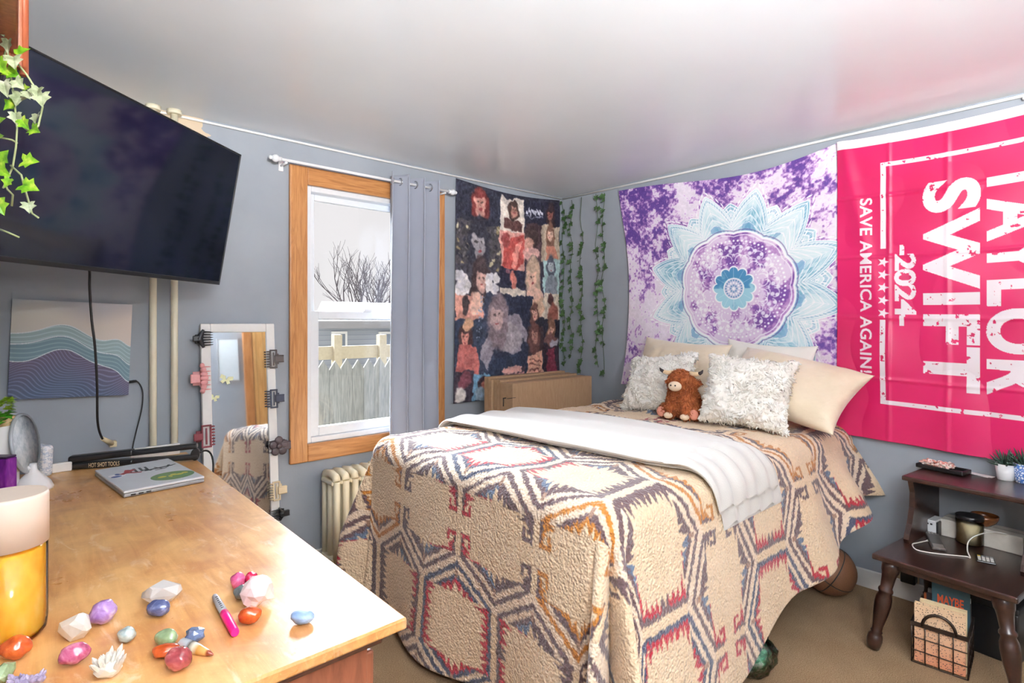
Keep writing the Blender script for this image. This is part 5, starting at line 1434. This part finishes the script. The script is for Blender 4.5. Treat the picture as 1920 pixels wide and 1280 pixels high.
mtb = MTV @ Vector((Wt * .5, Hh * .5, -.055)); wl = Vector((XC + .0, mtb.y + .18, mtb.z + .02)); el = Vector((.10, mtb.y + .30, mtb.z))
ar = MB(); ar.tube([mtb, mtb - nT * .05, el], .016, 8).tube([el, Vector((XC + .02, wl.y, wl.z))], .016, 8).box(XC, XC + .02, wl.y - .05, wl.y + .05, wl.z - .12, wl.z + .12, .004)
ar.box(-.1, .1, -.1, .1, -.006, 0, M=Matrix.Translation(mtb) @ MTV.to_3x3().to_4x4())
ar.build('wall_arm', m_bez, tv)
# its power cord
c0 = MTV @ Vector((Wt * .33, .03, -.04)); tgt = [(168, 540, 2.02), (172, 600, 2.04), (178, 650, 2.06), (182, 720, 2.10), (183, 790, 2.16), (192, 822, 2.25), (206, 832, 2.33)]
pts = [atdep(166, 500, 1.98)] + [atdep(*q) for q in tgt]
c_ = thing('black_cable', pts[0], 'long black cable hanging from the television in front of the mountain canvas', 'cable')
def smooth_pts(pts, n=6):
    out = []
    for i in range(len(pts) - 1):
        p0 = pts[max(i - 1, 0)]; p1 = pts[i]; p2 = pts[i + 1]; p3 = pts[min(i + 2, len(pts) - 1)]
        for k in range(n):
            s = k / n
            out.append(.5 * ((2 * p1) + (p2 - p0) * s + (2 * p0 - 5 * p1 + 4 * p2 - p3) * s * s + (3 * p1 - p0 - 3 * p2 + p3) * s ** 3))
    return out + [pts[-1]]
MB().tube(smooth_pts([c0] + pts), .0042, 8).build('cable', m_blackrub, c_)
MB().tube([pts[-2], pts[-1] + Vector((.006, .01, 0))], [.008, .012], 10).box(-.013, .013, -.016, .016, -.012, .012, .003, M=Matrix.Translation(pts[-1] + Vector((.012, .018, -.004)))).build('plug', plain('beige plug', C(222, 206, 166), .5), c_)

# ---- mountain canvas
m_canv = painted('painted canvas', .8, 350, .2)
a = ony(22, 560, YA - .03); b = ony(249, 571, YA - .03); c0 = ony(15, 748, YA - .03); d0 = ony(240, 741, YA - .03)
cw = ((b - a).length + (d0 - c0).length) / 2; chh = ((a - c0).length + (b - d0).length) / 2; cen = (a + b + c0 + d0) / 4; rot = math.atan2(b.z - a.z, b.x - a.x)
n_ = 260; uf = np.linspace(0, 1, n_)[None, :] + np.zeros((n_, 1)); vf = np.linspace(0, 1, n_)[:, None] + np.zeros((1, n_))
p = Paint(uf, vf, (206, 200, 192)); p.c += (np.array([[[ -30, -22, -8]]]) * (1 - sstep(0, .22, vf + .05 * np.sin(uf * 7)))[..., None]); p.c = p.c + (uf[..., None] - .5) * np.array([24, 12, 10])
r1 = .345 - .10 * np.exp(-((uf - .40) / .20) ** 2) + .075 * sstep(.45, .8, uf) + .0 * uf - .03 * np.exp(-((uf - .86) / .10) ** 2) + .05 * sstep(.88, 1, uf)
r2 = r1 + .105 + .035 * uf + .06 * sstep(.7, 1, uf)
r3 = r2 + .13 - .0 * uf + .05 * np.exp(-((uf - .1) / .2) ** 2) + .06 * sstep(.7, 1, uf)
def band(m, c, d, k):
    l = .5 + .5 * np.sin((vf - d) * k + 2.4 * np.sin(uf * 6 + vf * 5)); p.c = np.where(m[..., None], np.array(c, float) + (l[..., None] ** 6) * np.array([34, 34, 34.]), p.c)
band(vf > r1, (146, 168, 172), r1, 150); band(vf > r2, (112, 138, 148), r2, 150)
mv = np.clip((vf - r3) / .35, 0, 1)
l = .5 + .5 * np.sin((vf + .10 * np.sin(uf * 5.5 + 1) + .05 * np.sin(uf * 11 + vf * 9)) * 190 - .0 * uf)
cc2 = lerp(np.broadcast_to(np.array([92, 84, 106.]), uf.shape + (3,)), np.array([72, 84, 108.]), mv) + (l[..., None] ** 5) * np.array([40, 40, 46.])
p.c = np.where((vf > r3)[..., None], cc2, p.c)
for r_ in (r1, r2, r3): p.put(np.abs(vf - r_) < .0045, (212, 220, 224))
X = (uf - .5) * cw; Zl = (.5 - vf) * chh; cr, sr = math.cos(rot), math.sin(rot)
cv = thing('canvas_painting', cen, 'square canvas of layered blue and purple mountains hanging under the television', 'painting')
grid_mesh('painted_face', np.stack([cen.x + X * cr - Zl * sr, np.full_like(X, YA - .0305), cen.z + X * sr + Zl * cr], -1), m_canv, cv, nlin(np.clip(p.c, 0, 255)))
MB(Matrix.Translation(cen) @ Matrix.Rotation(-rot, 4, 'Y')).box(-cw / 2, cw / 2, 0, .03, -chh / 2, chh / 2).build('stretcher', plain('dark canvas edge', C(64, 74, 94), .8), cv)
pts = [ony(240, 716, YA - .014), ony(256, 714, YA - .02), ony(267, 732, YA - .02), ony(266, 765, YA - .02), ony(256, 806, YA - .02), ony(249, 838, YA - .03), ony(248, 862, YA - .05)]
tag(MB().tube(smooth_pts(pts), .0028, 8).tube([pts[0], pts[1]], .0055, 8).build('thin_cable', m_blackrub), 'thin black cable coming from the lower right of the mountain canvas', 'cable')

# ================================================================== LEANING MIRROR WITH HAIR CLAWS
a = ony(375, 607, YA - .03); b = ony(513, 611, YA - .03)
mw = b.x - a.x; mtop = a.z
MH = mtop / math.cos(.085)
MM = Matrix.Translation((a.x, YA - .028 - mtop * math.tan(.085), 0)) @ Matrix.Rotation(-.085, 4, 'X')
mir = thing('leaning_mirror', MM @ Vector((mw / 2, 0, 0)), 'tall white framed mirror leaning on the far wall, hair claws clipped round it', 'mirror')
fm = MB(MM); fwid = .042
for x0, x1, z0, z1 in ((0, fwid, 0, MH), (mw - fwid, mw, 0, MH), (fwid, mw - fwid, 0, fwid), (fwid, mw - fwid, MH - fwid, MH)): fm.box(x0, x1, -.012, .012, z0, z1, .004)
fm.build('frame', m_white, mir)
MB(MM).box(fwid - .004, mw - fwid + .004, -.004, .006, fwid - .004, MH - fwid + .004).build('glass', m_mirr, mir)
m_but = plain('pale yellow sticker', C(232, 236, 190), .5)
def on_mirror(px, py):
    d = Vector(ray(px, py)); o = MM.translation; n_ = (MM.to_3x3() @ Vector((0, 1, 0))); o2 = o + n_ * -.006
    t_ = (o2 - Vector((0, 0, EYE))).dot(n_) / d.dot(n_)
    return MM.inverted() @ (Vector((0, 0, EYE)) + d * t_)
for px, py, s in ((424, 712, .05), (401, 746, .038)):
    q = on_mirror(px, py); bf = MB(MM @ Matrix.Translation((q.x, -.0052, q.z)) @ Matrix.Rotation(.3, 4, 'Y') @ Matrix.Rotation(PI / 2, 4, 'X'))
    for sg in (-1, 1):
        bf.prism([(sg * .0, 0), (sg * s * .15, s * .35), (sg * s * .55, s * .45), (sg * s * .6, s * .12), (sg * s * .3, 0), (sg * s * .45, -s * .25), (sg * s * .2, -s * .4), (0, -s * .1)][::sg], 0, .0008)
    bf.build('butterfly_sticker', m_but, mir)
def claw(px, py, w, h, col, label, kind='rect', edge='L', rough=.4):
    q = on_mirror(px, py); m_ = plain('claw ' + label[:12], col, rough, var=.08)
    M = MM @ Matrix.Translation((q.x, -.014, q.z))
    th = thing('hair_claw', M.translation, label, 'hair clip', 'hair claws on the leaning mirror')
    s = 1 if edge == 'L' else -1            # teeth point towards the mirror centre
    jaw = MB(M)
    if kind == 'round':
        jaw.tube([(-s * w * .1 + s * w * .25 * (1 - abs(k)) * -1, -.012 + .004 * (1 - k * k), h / 2 * k) for k in np.linspace(-1, 1, 11)], [.006 + .010 * (1 - abs(k)) for k in np.linspace(-1, 1, 11)], 8)
        for k in np.linspace(-.75, .75, 6): jaw.tube([(-s * w * .15, -.010, h / 2 * k), (s * w * .25, -.016, h / 2 * k * .96), (s * w * .5, -.006, h / 2 * k * .9)], [.0045, .0035, .0015], 6)
    elif kind == 'scallop':
        for k in np.linspace(-1, 1, 7): jaw.ball((s * w * .12 * (1 - k * k) - s * w * .05, -.012, h / 2 * k * .9), (.016 * (1.2 - abs(k) * .5), .010, .013), 2)
        for k in np.linspace(-.8, .8, 6): jaw.tube([(s * w * .0, -.012, h / 2 * k), (s * w * .35, -.012, h / 2 * k), (s * w * .48, -.005, h / 2 * k)], [.004, .003, .0015], 6)
    elif kind == 'flower':
        for k in range(5):
            a_ = 2 * PI * k / 5 + .3; jaw.ball((-s * w * .1 + math.cos(a_) * h * .28, -.016, math.sin(a_) * h * .28), (h * .2, .007, h * .2), 2)
        jaw.ball((-s * w * .1, -.018, 0), (h * .13, .008, h * .13), 2)
        for k in np.linspace(-.7, .7, 4): jaw.tube([(s * w * .1, -.012, h * .4 * k), (s * w * .5, -.008, h * .36 * k)], [.004, .0015], 6)
    else:
        T = .008
        jaw.box(-w * .32, w * .32, -.018, -.010, h / 2 - T, h / 2, .002).box(-w * .32, w * .32, -.018, -.010, -h / 2, -h / 2 + T, .002)
        jaw.box(-w * .32, -w * .32 + T, -.018, -.010, -h / 2, h / 2, .002).box(w * .32 - T, w * .32, -.018, -.010, -h / 2, h / 2, .002).box(-w * .06, w * .06, -.017, -.012, -h * .36, h * .36, .002)
        for k in np.linspace(-.8, .8, 7): jaw.tube([(s * w * .28, -.014, h / 2 * k), (s * w * .5, -.012, h / 2 * k), (s * w * .56, -.004, h / 2 * k)], [.004, .0035, .0015], 6)
    jaw.build('jaw', m_, th)
    MB(M).box(-s * w * .78, -s * w * .2, -.020, -.008, -h * .16, h * .16, .004).build('grip', m_, th)
    MB(M).cyl((-s * w * .1, .006, -h * .3), (-s * w * .1, .006, h * .3), .004).box(-s * w * .55, -s * w * .1, .012, .020, -h * .25, h * .25, .003).build('back_jaw', m_, th)
K = 2.75 / FPX
claw(383, 635, 26 * K, 32 * K, C(28, 30, 34), 'black rounded hair claw on the left side of the mirror, topmost', 'round', 'L')
claw(379, 709, 26 * K, 50 * K, C(224, 158, 158), 'pink scalloped hair claw on the left side of the mirror', 'scallop', 'L')
claw(385, 817, 26 * K, 40 * K, C(120, 44, 54), 'maroon rectangular hair claw on the left side of the mirror', 'rect', 'L')
claw(510, 673, 22 * K, 36 * K, C(82, 72, 70), 'brown rectangular hair claw on the right side of the mirror, topmost', 'rect', 'R')
claw(511, 747, 22 * K, 36 * K, C(52, 56, 74), 'slate rectangular hair claw on the right side of the mirror', 'rect', 'R')
claw(517, 836, 30 * K, 40 * K, C(72, 60, 64), 'dark flower shaped hair claw on the right side of the mirror', 'flower', 'R')
claw(516, 919, 22 * K, 36 * K, C(222, 204, 170), 'cream hair claw low on the right side of the mirror', 'rect', 'R')
claw(519, 963, 24 * K, 24 * K, C(26, 28, 30), 'black hair claw lowest on the right side of the mirror', 'round', 'R')
# ================================================================== NIGHTSTAND
NZ, NU = .39, .67
FLp = onz(1634, 1037, NZ); FRp = onz(1909, 1122, NZ)
ax = (FRp - FLp).normalized(); ay = Vector((0, 0, 1)).cross(ax)
nw = (FRp - FLp).length
MN = Matrix((ax, ay, Vector((0, 0, 1)))).transposed().to_4x4(); MN.translation = Vector((FLp.x, FLp.y, 0))
MNi = MN.inverted()
def nl(px, py, z): return MNi @ onz(px, py, z)
t = NT('dark walnut'); v = t.coord((2, 14, 14)); n = t.noise(v, 3, 5, .6, 1.0)
t.color(t.ramp(n, [(.25, C(26, 14, 11)), (.55, C(46, 26, 20)), (.8, C(68, 40, 30))])); t.set(Roughness=.3, Coat_Weight=.3, Coat_Roughness=.15); m_wal = t.m
nd = min((XB - .02 - (MN @ Vector((q, 0, 0))).x) / abs(ay.x) for q in (0, nw))
ns = thing('nightstand', MN @ Vector((nw / 2, nd / 2, 0)), 'dark walnut two tier step table with turned legs right of the bed', 'nightstand')
MB(MN).box(0, nw, 0, nd, NZ - .022, NZ, .005).build('lower_top', m_wal, ns)
ul = nl(1690, 891, NU); uy0 = ul.y; ux0 = ul.x
MB(MN).box(ux0, ux0 + nw - .02, uy0, nd, NU - .02, NU, .005).build('upper_shelf', m_wal, ns)
MB(MN).box(.05, nw - .05, .035, .05, NZ - .052, NZ - .022, .002).box(.05, nw - .05, nd - .05, nd - .035, NZ - .07, NZ - .022, .002).box(.05, .065, .05, nd - .05, NZ - .07, NZ - .022, .002).box(nw - .065, nw - .05, .05, nd - .05, NZ - .07, NZ - .022, .002).build('apron', m_wal, ns)
hgt = NU - .02 - NZ
prof = [(uy0 + .015, hgt), (uy0 + .035, hgt * .8), (uy0 + .03, hgt * .55), (uy0 + .005, hgt * .3), (uy0 - .02, hgt * .16), (uy0 - .03, hgt * .07), (uy0 - .022, 0), (nd - .015, 0), (nd - .015, hgt)]
for x in (ux0 + .018, ux0 + nw - .058):
    MB(MN).prism(prof, 0, .020, Matrix(((0, 0, 1, x), (1, 0, 0, 0), (0, 1, 0, NZ), (0, 0, 0, 1)))).build('side_panel', m_wal, ns)
lp_ = [(.012, 0), (.020, .004), (.023, .02), (.025, .04), (.023, .058), (.016, .068), (.020, .074), (.016, .08), (.017, .10), (.024, .15), (.027, .19), (.026, .215), (.020, .235), (.024, .242), (.024, .25), (.019, .258), (.022, .30), (.025, .318), (.028, .325), (.030, .345), (.030, .372)]
for x, y, sx_, sy_ in ((.055, .055, -1, -1), (nw - .055, .055, 1, -1), (.055, nd - .06, -1, 1), (nw - .055, nd - .06, 1, .3)):
    topp = Vector((x, y, NZ - .022)); foot = Vector((x + sx_ * .055, y + sy_ * .045, 0))
    d = topp - foot; L_ = d.length; k = L_ / .372
    z_ = d.normalized(); x_ = Vector((1, 0, 0)); y_ = z_.cross(x_).normalized(); x_ = y_.cross(z_)
    ML_ = Matrix((x_, y_, z_)).transposed().to_4x4(); ML_.translation = foot
    MB(MN @ ML_).lathe([(r * 1.1, z * k) for r, z in lp_], 20).build('leg', m_wal, ns)

# ---- on the upper shelf
def up_at(px, py): return onz(px, py, NU)
p = up_at(1768, 882); p.x = min(p.x, XB - .10)
q = MNi @ p
tr = thing('trinket_tray', p, 'long dark tray of pink and white speckled trinkets on the upper nightstand shelf', 'tray')
MTy = MN @ Matrix.Translation((q.x, q.y, NU)) @ Matrix.Rotation(-.10, 4, 'Z')
MB(MTy).box(-.085, .085, -.035, .035, 0, .008, .003).box(-.09, .09, -.042, -.034, .002, .02, .003).box(-.09, .09, .034, .042, .002, .02, .003).box(-.09, -.082, -.04, .04, .002, .02, .003).box(.082, .09, -.04, .04, .002, .02, .003).build('tray', m_black, tr)
t = NT('speckled trinkets'); v = t.coord(); vo = t.node('ShaderNodeTexVoronoi'); vo.inputs['Scale'].default_value = 90; t.link(v, vo.inputs['Vector'])
t.color(t.ramp(vo.outputs['Color'], [(.2, C(236, 226, 218)), (.45, C(206, 120, 104)), (.6, C(240, 232, 226)), (.8, C(170, 130, 120))])); t.set(Roughness=.4)
rnd = random.Random(3); tk = MB(MTy)
for k in range(90): tk.ball((rnd.uniform(-.076, .04), rnd.uniform(-.03, .03), .012 + rnd.uniform(0, .024)), (rnd.uniform(.007, .012), rnd.uniform(.006, .010), rnd.uniform(.005, .008)), 1)
o = tk.build('trinkets', t.m, tr); o['kind'] = 'stuff'
p = up_at(1832, 889); q = MNi @ p
MPp = MN @ Matrix.Translation((q.x, q.y, NU)) @ Matrix.Rotation(-.25, 4, 'Z')
tag(MB(MPp).box(-.06, .05, -.018, .018, .0003, .0016).box(-.03, .06, -.022, .010, .0018, .003, M=Matrix.Rotation(.15, 4, 'Z')).build('paper_slips', m_white), 'white paper slips lying between the tray and the succulents', 'paper')
def succulent(px, py, wpx, hpx, potm, label, sd, sp):
    p = up_at(px, py); p.x = min(p.x, XB - .07); dep = p.x * FW[0] + p.y * FW[1]; k = dep / FPX
    th = thing('potted_succulent', p, label, 'plant', 'succulents on the nightstand')
    r = wpx * k / 2; h = hpx * k
    MB().lathe([(r * .72, 0), (r * .76, .002), (r * .98, h), (r * .88, h), (r * .86, h * .85)], 28, Matrix.Translation(p)).build('pot', potm, th)
    MB().lathe([(.0005, h * .86), (r * .87, h * .85)], 20, Matrix.Translation(p), cap=False).build('soil', plain('dark potting soil', C(50, 40, 34), 1), th)
    lf = MB(); rnd = random.Random(sd)
    for i in range(34):
        a = i * 2.4; e = .15 + .95 * i / 34
        d = Vector((math.cos(a) * (1.1 - e * .75), math.sin(a) * (1.1 - e * .75), e)).normalized(); L_ = sp * k * rnd.uniform(.75, 1.1)
        b0_ = p + Vector((math.cos(a) * .004, math.sin(a) * .004, h * .85))
        lf.tube([b0_, b0_ + d * L_ * .4, b0_ + d * L_ * .75 + Vector((0, 0, .002)), b0_ + d * L_ + Vector((0, 0, .005))], [.0035, .0042, .003, .0005], 6)
    lf.build('leaves', plain('dark succulent leaf', C(48, 72, 58), .5, var=.25), th)
succulent(1886, 899, 33, 30, m_whiteplastic, 'dark spiky succulent in a plain white pot on the upper nightstand shelf', 2, 32)
t = NT('blue patterned glaze'); v = t.coord(); vo = t.node('ShaderNodeTexVoronoi', feature='DISTANCE_TO_EDGE'); vo.inputs['Scale'].default_value = 95; t.link(v, vo.inputs['Vector'])
t.color(t.ramp(vo.outputs['Distance'], [(.1, C(70, 110, 176)), (.2, C(232, 236, 242))])); t.set(Roughness=.25)
succulent(1922, 905, 36, 36, t.m, 'dark succulent in a blue and white patterned pot at the right edge of the photo', 5, 34)

# ---- on the lower top
def lo_at(px, py, x=None):
    p = onz(px, py, NZ); return p
bkx = nd - .10                                     # local depth of things along the back
def loc_line(px, py, y):                           # point over the lower top at local depth y under pixel column px
    d = ray(px, 640); o = MNi @ Vector((0, 0, EYE)); dd = MNi.to_3x3() @ Vector((d[0], d[1], 0)); t_ = (y - o.y) / dd.y
    return o.x + dd.x * t_
x0 = loc_line(1766, 0, nd - .09); x1 = loc_line(1925, 0, nd - .12)
bx_ = thing('long_white_box', MN @ Vector(((x0 + x1) / 2, nd - .06, NZ)), 'long pale carton lying along the back of the lower nightstand top', 'box')
MB(MN).box(x0, min(x1, nw - .09), nd - .115, nd - .012, NZ, NZ + .074, .003).build('carton', plain('pale grey carton', C(214, 208, 198), .6), bx_)
MB(MN).box(x0 + .001, min(x1, nw - .09) - .001, nd - .064, nd - .060, NZ + .072, NZ + .0746).build('flap_seam', plain('carton seam', C(150, 142, 132), .8), bx_)
xr = loc_line(1747, 0, nd - .12)
ro = thing('charger_hub', MN @ Vector((xr, nd - .09, NZ)), 'small white charging hub at the left back of the lower nightstand top', 'charger')
MB(MN).box(xr - .034, xr + .026, nd - .15, nd - .06, NZ, NZ + .066, .006, 3).build('housing', m_whiteplastic, ro)
MB(MN).box(xr + .0265, xr + .034, nd - .152, nd - .07, NZ, NZ + .062, .002).build('side_cap', m_black, ro)
mm = MB(MN)
for k in range(3): mm.box(xr - .024 + k * .014, xr - .016 + k * .014, nd - .1506, nd - .1495, NZ + .045, NZ + .052)
mm.build('port', m_black, ro)
# wooden bowl on the long box
xb = loc_line(1846, 0, nd - .065)
pb = MN @ Vector((xb, nd - .065, NZ + .0748))
m_bowl = wood('turned bowl wood', [(.25, C(76, 40, 20)), (.55, C(122, 70, 34)), (.8, C(158, 98, 50))], (6, 6, 18), .25, .03)
tag(MB(Matrix.Translation(pb)).lathe([(.02, 0), (.024, .003), (.040, .016), (.047, .032), (.048, .045), (.045, .045), (.043, .032), (.034, .016), (.001, .008)], 36, cap=False).build('wooden_bowl', m_bowl), 'small turned brown wooden bowl on top of the pale carton', 'bowl')
# candle jar
p = lo_at(1818, 1018); dep = p.x * FW[0] + p.y * FW[1]; k = dep / FPX; r = 21 * k
cj = thing('candle_jar', p, 'cream candle in a glass jar with a black lid on the lower nightstand top', 'candle')
MB(Matrix.Translation(p)).lathe([(r * .92, .004), (r * .94, .007), (r * .94, 36 * k), (.001, 36.5 * k)], 32).build('wax', plain('cream candle wax', C(246, 230, 186), .5, var=.02), cj)
MB(Matrix.Translation(p)).lathe([(r * .9, 0), (r, .004), (r, 46 * k), (r * .96, 48 * k)], 32, cap=False).build('jar', glassmat('jar glass', (.96, .95, .92, 1), .12), cj)
MB(Matrix.Translation(p)).lathe([(r * .9, 45 * k), (r * 1.02, 46 * k), (r * 1.02, 52 * k), (r * .96, 53 * k)], 32).build('lid', m_black, cj)
# television remote control
a = lo_at(1736, 980); b = lo_at(1760, 1030)
MRm = frame_M((a.x, a.y, NZ), b - a, Vector((0, 0, 1)).cross(b - a)); Lr = (b - a).length * 1.05
m_rem = plain('dark brushed remote', C(74, 68, 66), .35, .3)
rm = thing('remote_control', a, 'long dark remote control lying at the left of the lower nightstand top', 'remote control')
MB(MRm).box(0, Lr, -.025, .025, 0, .014, .005, 3).build('body', m_rem, rm)
m_btn = plain('grey remote button', C(150, 144, 140), .5)
bt = MB(MRm)
for i in range(8):
    for j in (-1, 0, 1): bt.box(.05 * Lr / .15 + i * .0105 - .004, .05 * Lr / .15 + i * .0105 + .003, j * .011 - .0035, j * .011 + .0035, .0136, .0156, .001, 1)
bt.build('button', m_btn, rm)
MB(MRm).box(Lr * .88, Lr * .99, -.018, .018, .0136, .0145).build('silver_end', plain('silver remote end', C(176, 168, 162), .3, .6), rm)
# small remote with pale keys
a = lo_at(1848, 1050)
MS2 = MN @ Matrix.Translation(MNi @ a) @ Matrix.Rotation(.32, 4, 'Z')
sr = thing('small_remote', a, 'small black remote with rows of pale square keys near the front of the nightstand', 'remote control')
MB(MS2).box(-.030, .030, -.040, .040, 0, .007, .003).build('body', m_black, sr)
kb = [plain('pale key', C(232, 230, 228), .4), plain('grey key', C(150, 154, 160), .4), plain('yellow key', C(206, 176, 60), .4)]
for i in range(4):
    for j in range(4):
        MB(MS2).box(-.0245 + j * .0128, -.0145 + j * .0128, -.031 + i * .0155, -.0195 + i * .0155, .0066, .0082, .001, 1).build('key', kb[2] if (i, j) == (3, 0) else kb[1] if i == 3 else kb[0], sr)
# white charging cable
tg = [(1745, 1012, .004), (1722, 1017, .004), (1711, 1020, .003), (1718, 1030, .003), (1745, 1036, .003), (1780, 1040, .003), (1812, 1043, .003), (1819, 1045, .003), (1814, 1032, .02), (1816, 1015, .055), (1830, 1004, .075), (1860, 997, .082), (1890, 1003, .07), (1922, 1028, .03)]
pts = []
for px, py, dz in tg: pts.append(onz(px, py, NZ + dz))
m_cab = plain('white cable', C(236, 232, 224), .45, var=.01)
wc = thing('charging_cable', pts[0], 'thin white charging cable looping over the lower nightstand top', 'cable')
MB().tube(smooth_pts(pts), .0024, 8).build('lead', m_cab, wc); MB().tube([pts[0] + (pts[0] - pts[1]).normalized() * .02, pts[0], pts[1] * .3 + pts[0] * .7], .0042, 8).build('connector', m_cab, wc)

# ---- below: wire basket of books
fl_ = onz(1709, 1240, 0); fr_ = onz(1815, 1277, 0)
bxv = (fr_ - fl_).normalized(); byv = Vector((0, 0, 1)).cross(bxv); bw = (fr_ - fl_).length; bd = .20; bh = .150
MW = Matrix((bxv, byv, Vector((0, 0, 1)))).transposed().to_4x4(); MW.translation = fl_ + Vector((0, 0, .004))
m_wire = plain('dark bronze wire', C(52, 40, 34), .4, .6)
bk = thing('wire_basket', fl_, 'dark wire basket of books and folders on the carpet under the nightstand', 'basket')
wr = MB(MW)
def rect_loop(z, r): wr.tube([(0, 0, z), (bw, 0, z), (bw, bd, z), (0, bd, z)], r, 6, closed=True, smooth=False)
for z in (0, .048, .098): rect_loop(z, .0022)
for q in np.linspace(0, 1, 5):
    for y in (0, bd): wr.cyl((bw * q, y, 0), (bw * q, y, bh), .0022, seg=6)
    wr.cyl((bw * q, 0, 0), (bw * q, bd, 0), .0018, seg=6)
for q in np.linspace(0, 1, 5)[1:-1]:
    for x in (0, bw): wr.cyl((x, bd * q, 0), (x, bd * q, bh), .0022, seg=6)
wr.build('mesh', m_wire, bk)
rmb = MB(MW); rmb.box(-.003, bw + .003, -.003, .003, bh - .008, bh + .008).box(-.003, bw + .003, bd - .003, bd + .003, bh - .008, bh + .008).box(-.003, .003, 0, bd, bh - .008, bh + .008).box(bw - .003, bw + .003, 0, bd, bh - .008, bh + .008)
rmb.build('rim', m_wire, bk)
for y in (0, bd):
    MB(MW).tube([(bw * .5 + bw * .30 * math.cos(a), y, bh + .055 * math.sin(a)) for a in np.linspace(PI, 0, 15)], .0055, 8).build('handle', m_wire, bk)
t = NT('speckled peach folder'); v = t.coord(); vo = t.node('ShaderNodeTexVoronoi'); vo.inputs['Scale'].default_value = 150; t.link(v, vo.inputs['Vector'])
sx = t.node('ShaderNodeSeparateXYZ'); t.link(v, sx.inputs[0])
base = t.ramp(sx.outputs['Z'], [(.0, C(212, 140, 104)), (.17, C(230, 196, 160))])
t.color(t.mix(t.ramp(vo.outputs['Distance'], [(.22, (1, 1, 1, 1)), (.32, (0, 0, 0, 1))]), base, C(58, 48, 46))); t.set(Roughness=.6); m_spk = t.m
def book(name, y0, y1, x0, x1, z1, mat, label, tilt=0.0, pages=True):
    M_ = MW @ Matrix.Translation((0, y0, .004)) @ Matrix.Rotation(tilt, 4, 'X')
    th = thing(name, M_.translation, label, 'book' if 'book' in name else 'folder', 'books in the wire basket')
    d = y1 - y0; c = .0022
    MB(M_).box(x0, x1, 0, c, 0, z1).box(x0, x1, d - c, d, 0, z1).box(x0, x0 + c, c, d - c, 0, z1).build('cover', mat, th)
    MB(M_).box(x0 + c, x1 - .004, c, d - c, .002, z1 - .004).build('pages', plain('page edges', C(236, 222, 192), .8, scale=200), th)
    return th, M_
book('folder', .008, .026, .008, bw - .008, .226, m_spk, 'speckled peach folder at the front of the wire basket')
book('folder', .032, .050, .022, bw - .006, .234, plain('cream folder', C(226, 206, 166), .6), 'plain cream folder second from the front in the wire basket')
th, M_ = book('book', .112, .132, .05, bw - .004, .292, plain('teal book cover', C(58, 92, 104), .5), 'teal book with large orange lettering at the back of the wire basket')
MT = M_ @ Matrix.Translation((.068, -.0004, .208)) @ Matrix.Rotation(PI / 2, 4, 'X')
text_obj('lettering', 'MAYBE', bw - .09, .036, MT, plain('orange print', C(226, 96, 54), .5), th, .03)
book('book', .135, .147, .03, bw - .002, .225, plain('dark book cover', C(54, 50, 54), .5), 'thin dark book behind the teal one in the wire basket')
book('book', .150, .166, .02, bw - .004, .215, plain('orange book cover', C(196, 104, 56), .5), 'orange book near the back of the wire basket')
book('book', .169, .186, .03, bw - .006, .230, plain('grey white book cover', C(176, 176, 178), .5), 'pale grey book rearmost in the wire basket')
# ---- dark storage box, adapter on the wall
p = onz(1866, 1236, 0); q = MNi @ p
bb = thing('storage_box', p, 'black storage box on the carpet behind the right nightstand leg', 'box')
MBx = MN @ Matrix.Translation((min(q.x, nw - .10), max(q.y, .22), 0))
MB(MBx).box(-.09, .07, 0, .18, 0, .20, .006).build('box', m_black, bb); MB(MBx).box(-.093, .073, -.003, .183, .20, .225, .006).build('lid', plain('black box lid', C(16, 16, 18), .5), bb)
p = onx(1704, 1096, XB - .03)
ad = thing('wall_adapter', p, 'black power adapter plugged into the wall under the nightstand', 'adapter')
pz = max(p.z, .13)
MB().box(XB - .055, XB - .006, p.y - .03, p.y + .03, pz - .035, pz + .035, .006).build('adapter', m_black, ad)
MB().box(XB - .006, XB, p.y - .035, p.y + .075, pz - .055, pz + .055, .002).build('outlet_plate', plain('almond outlet plate', C(206, 190, 160), .5), ad)
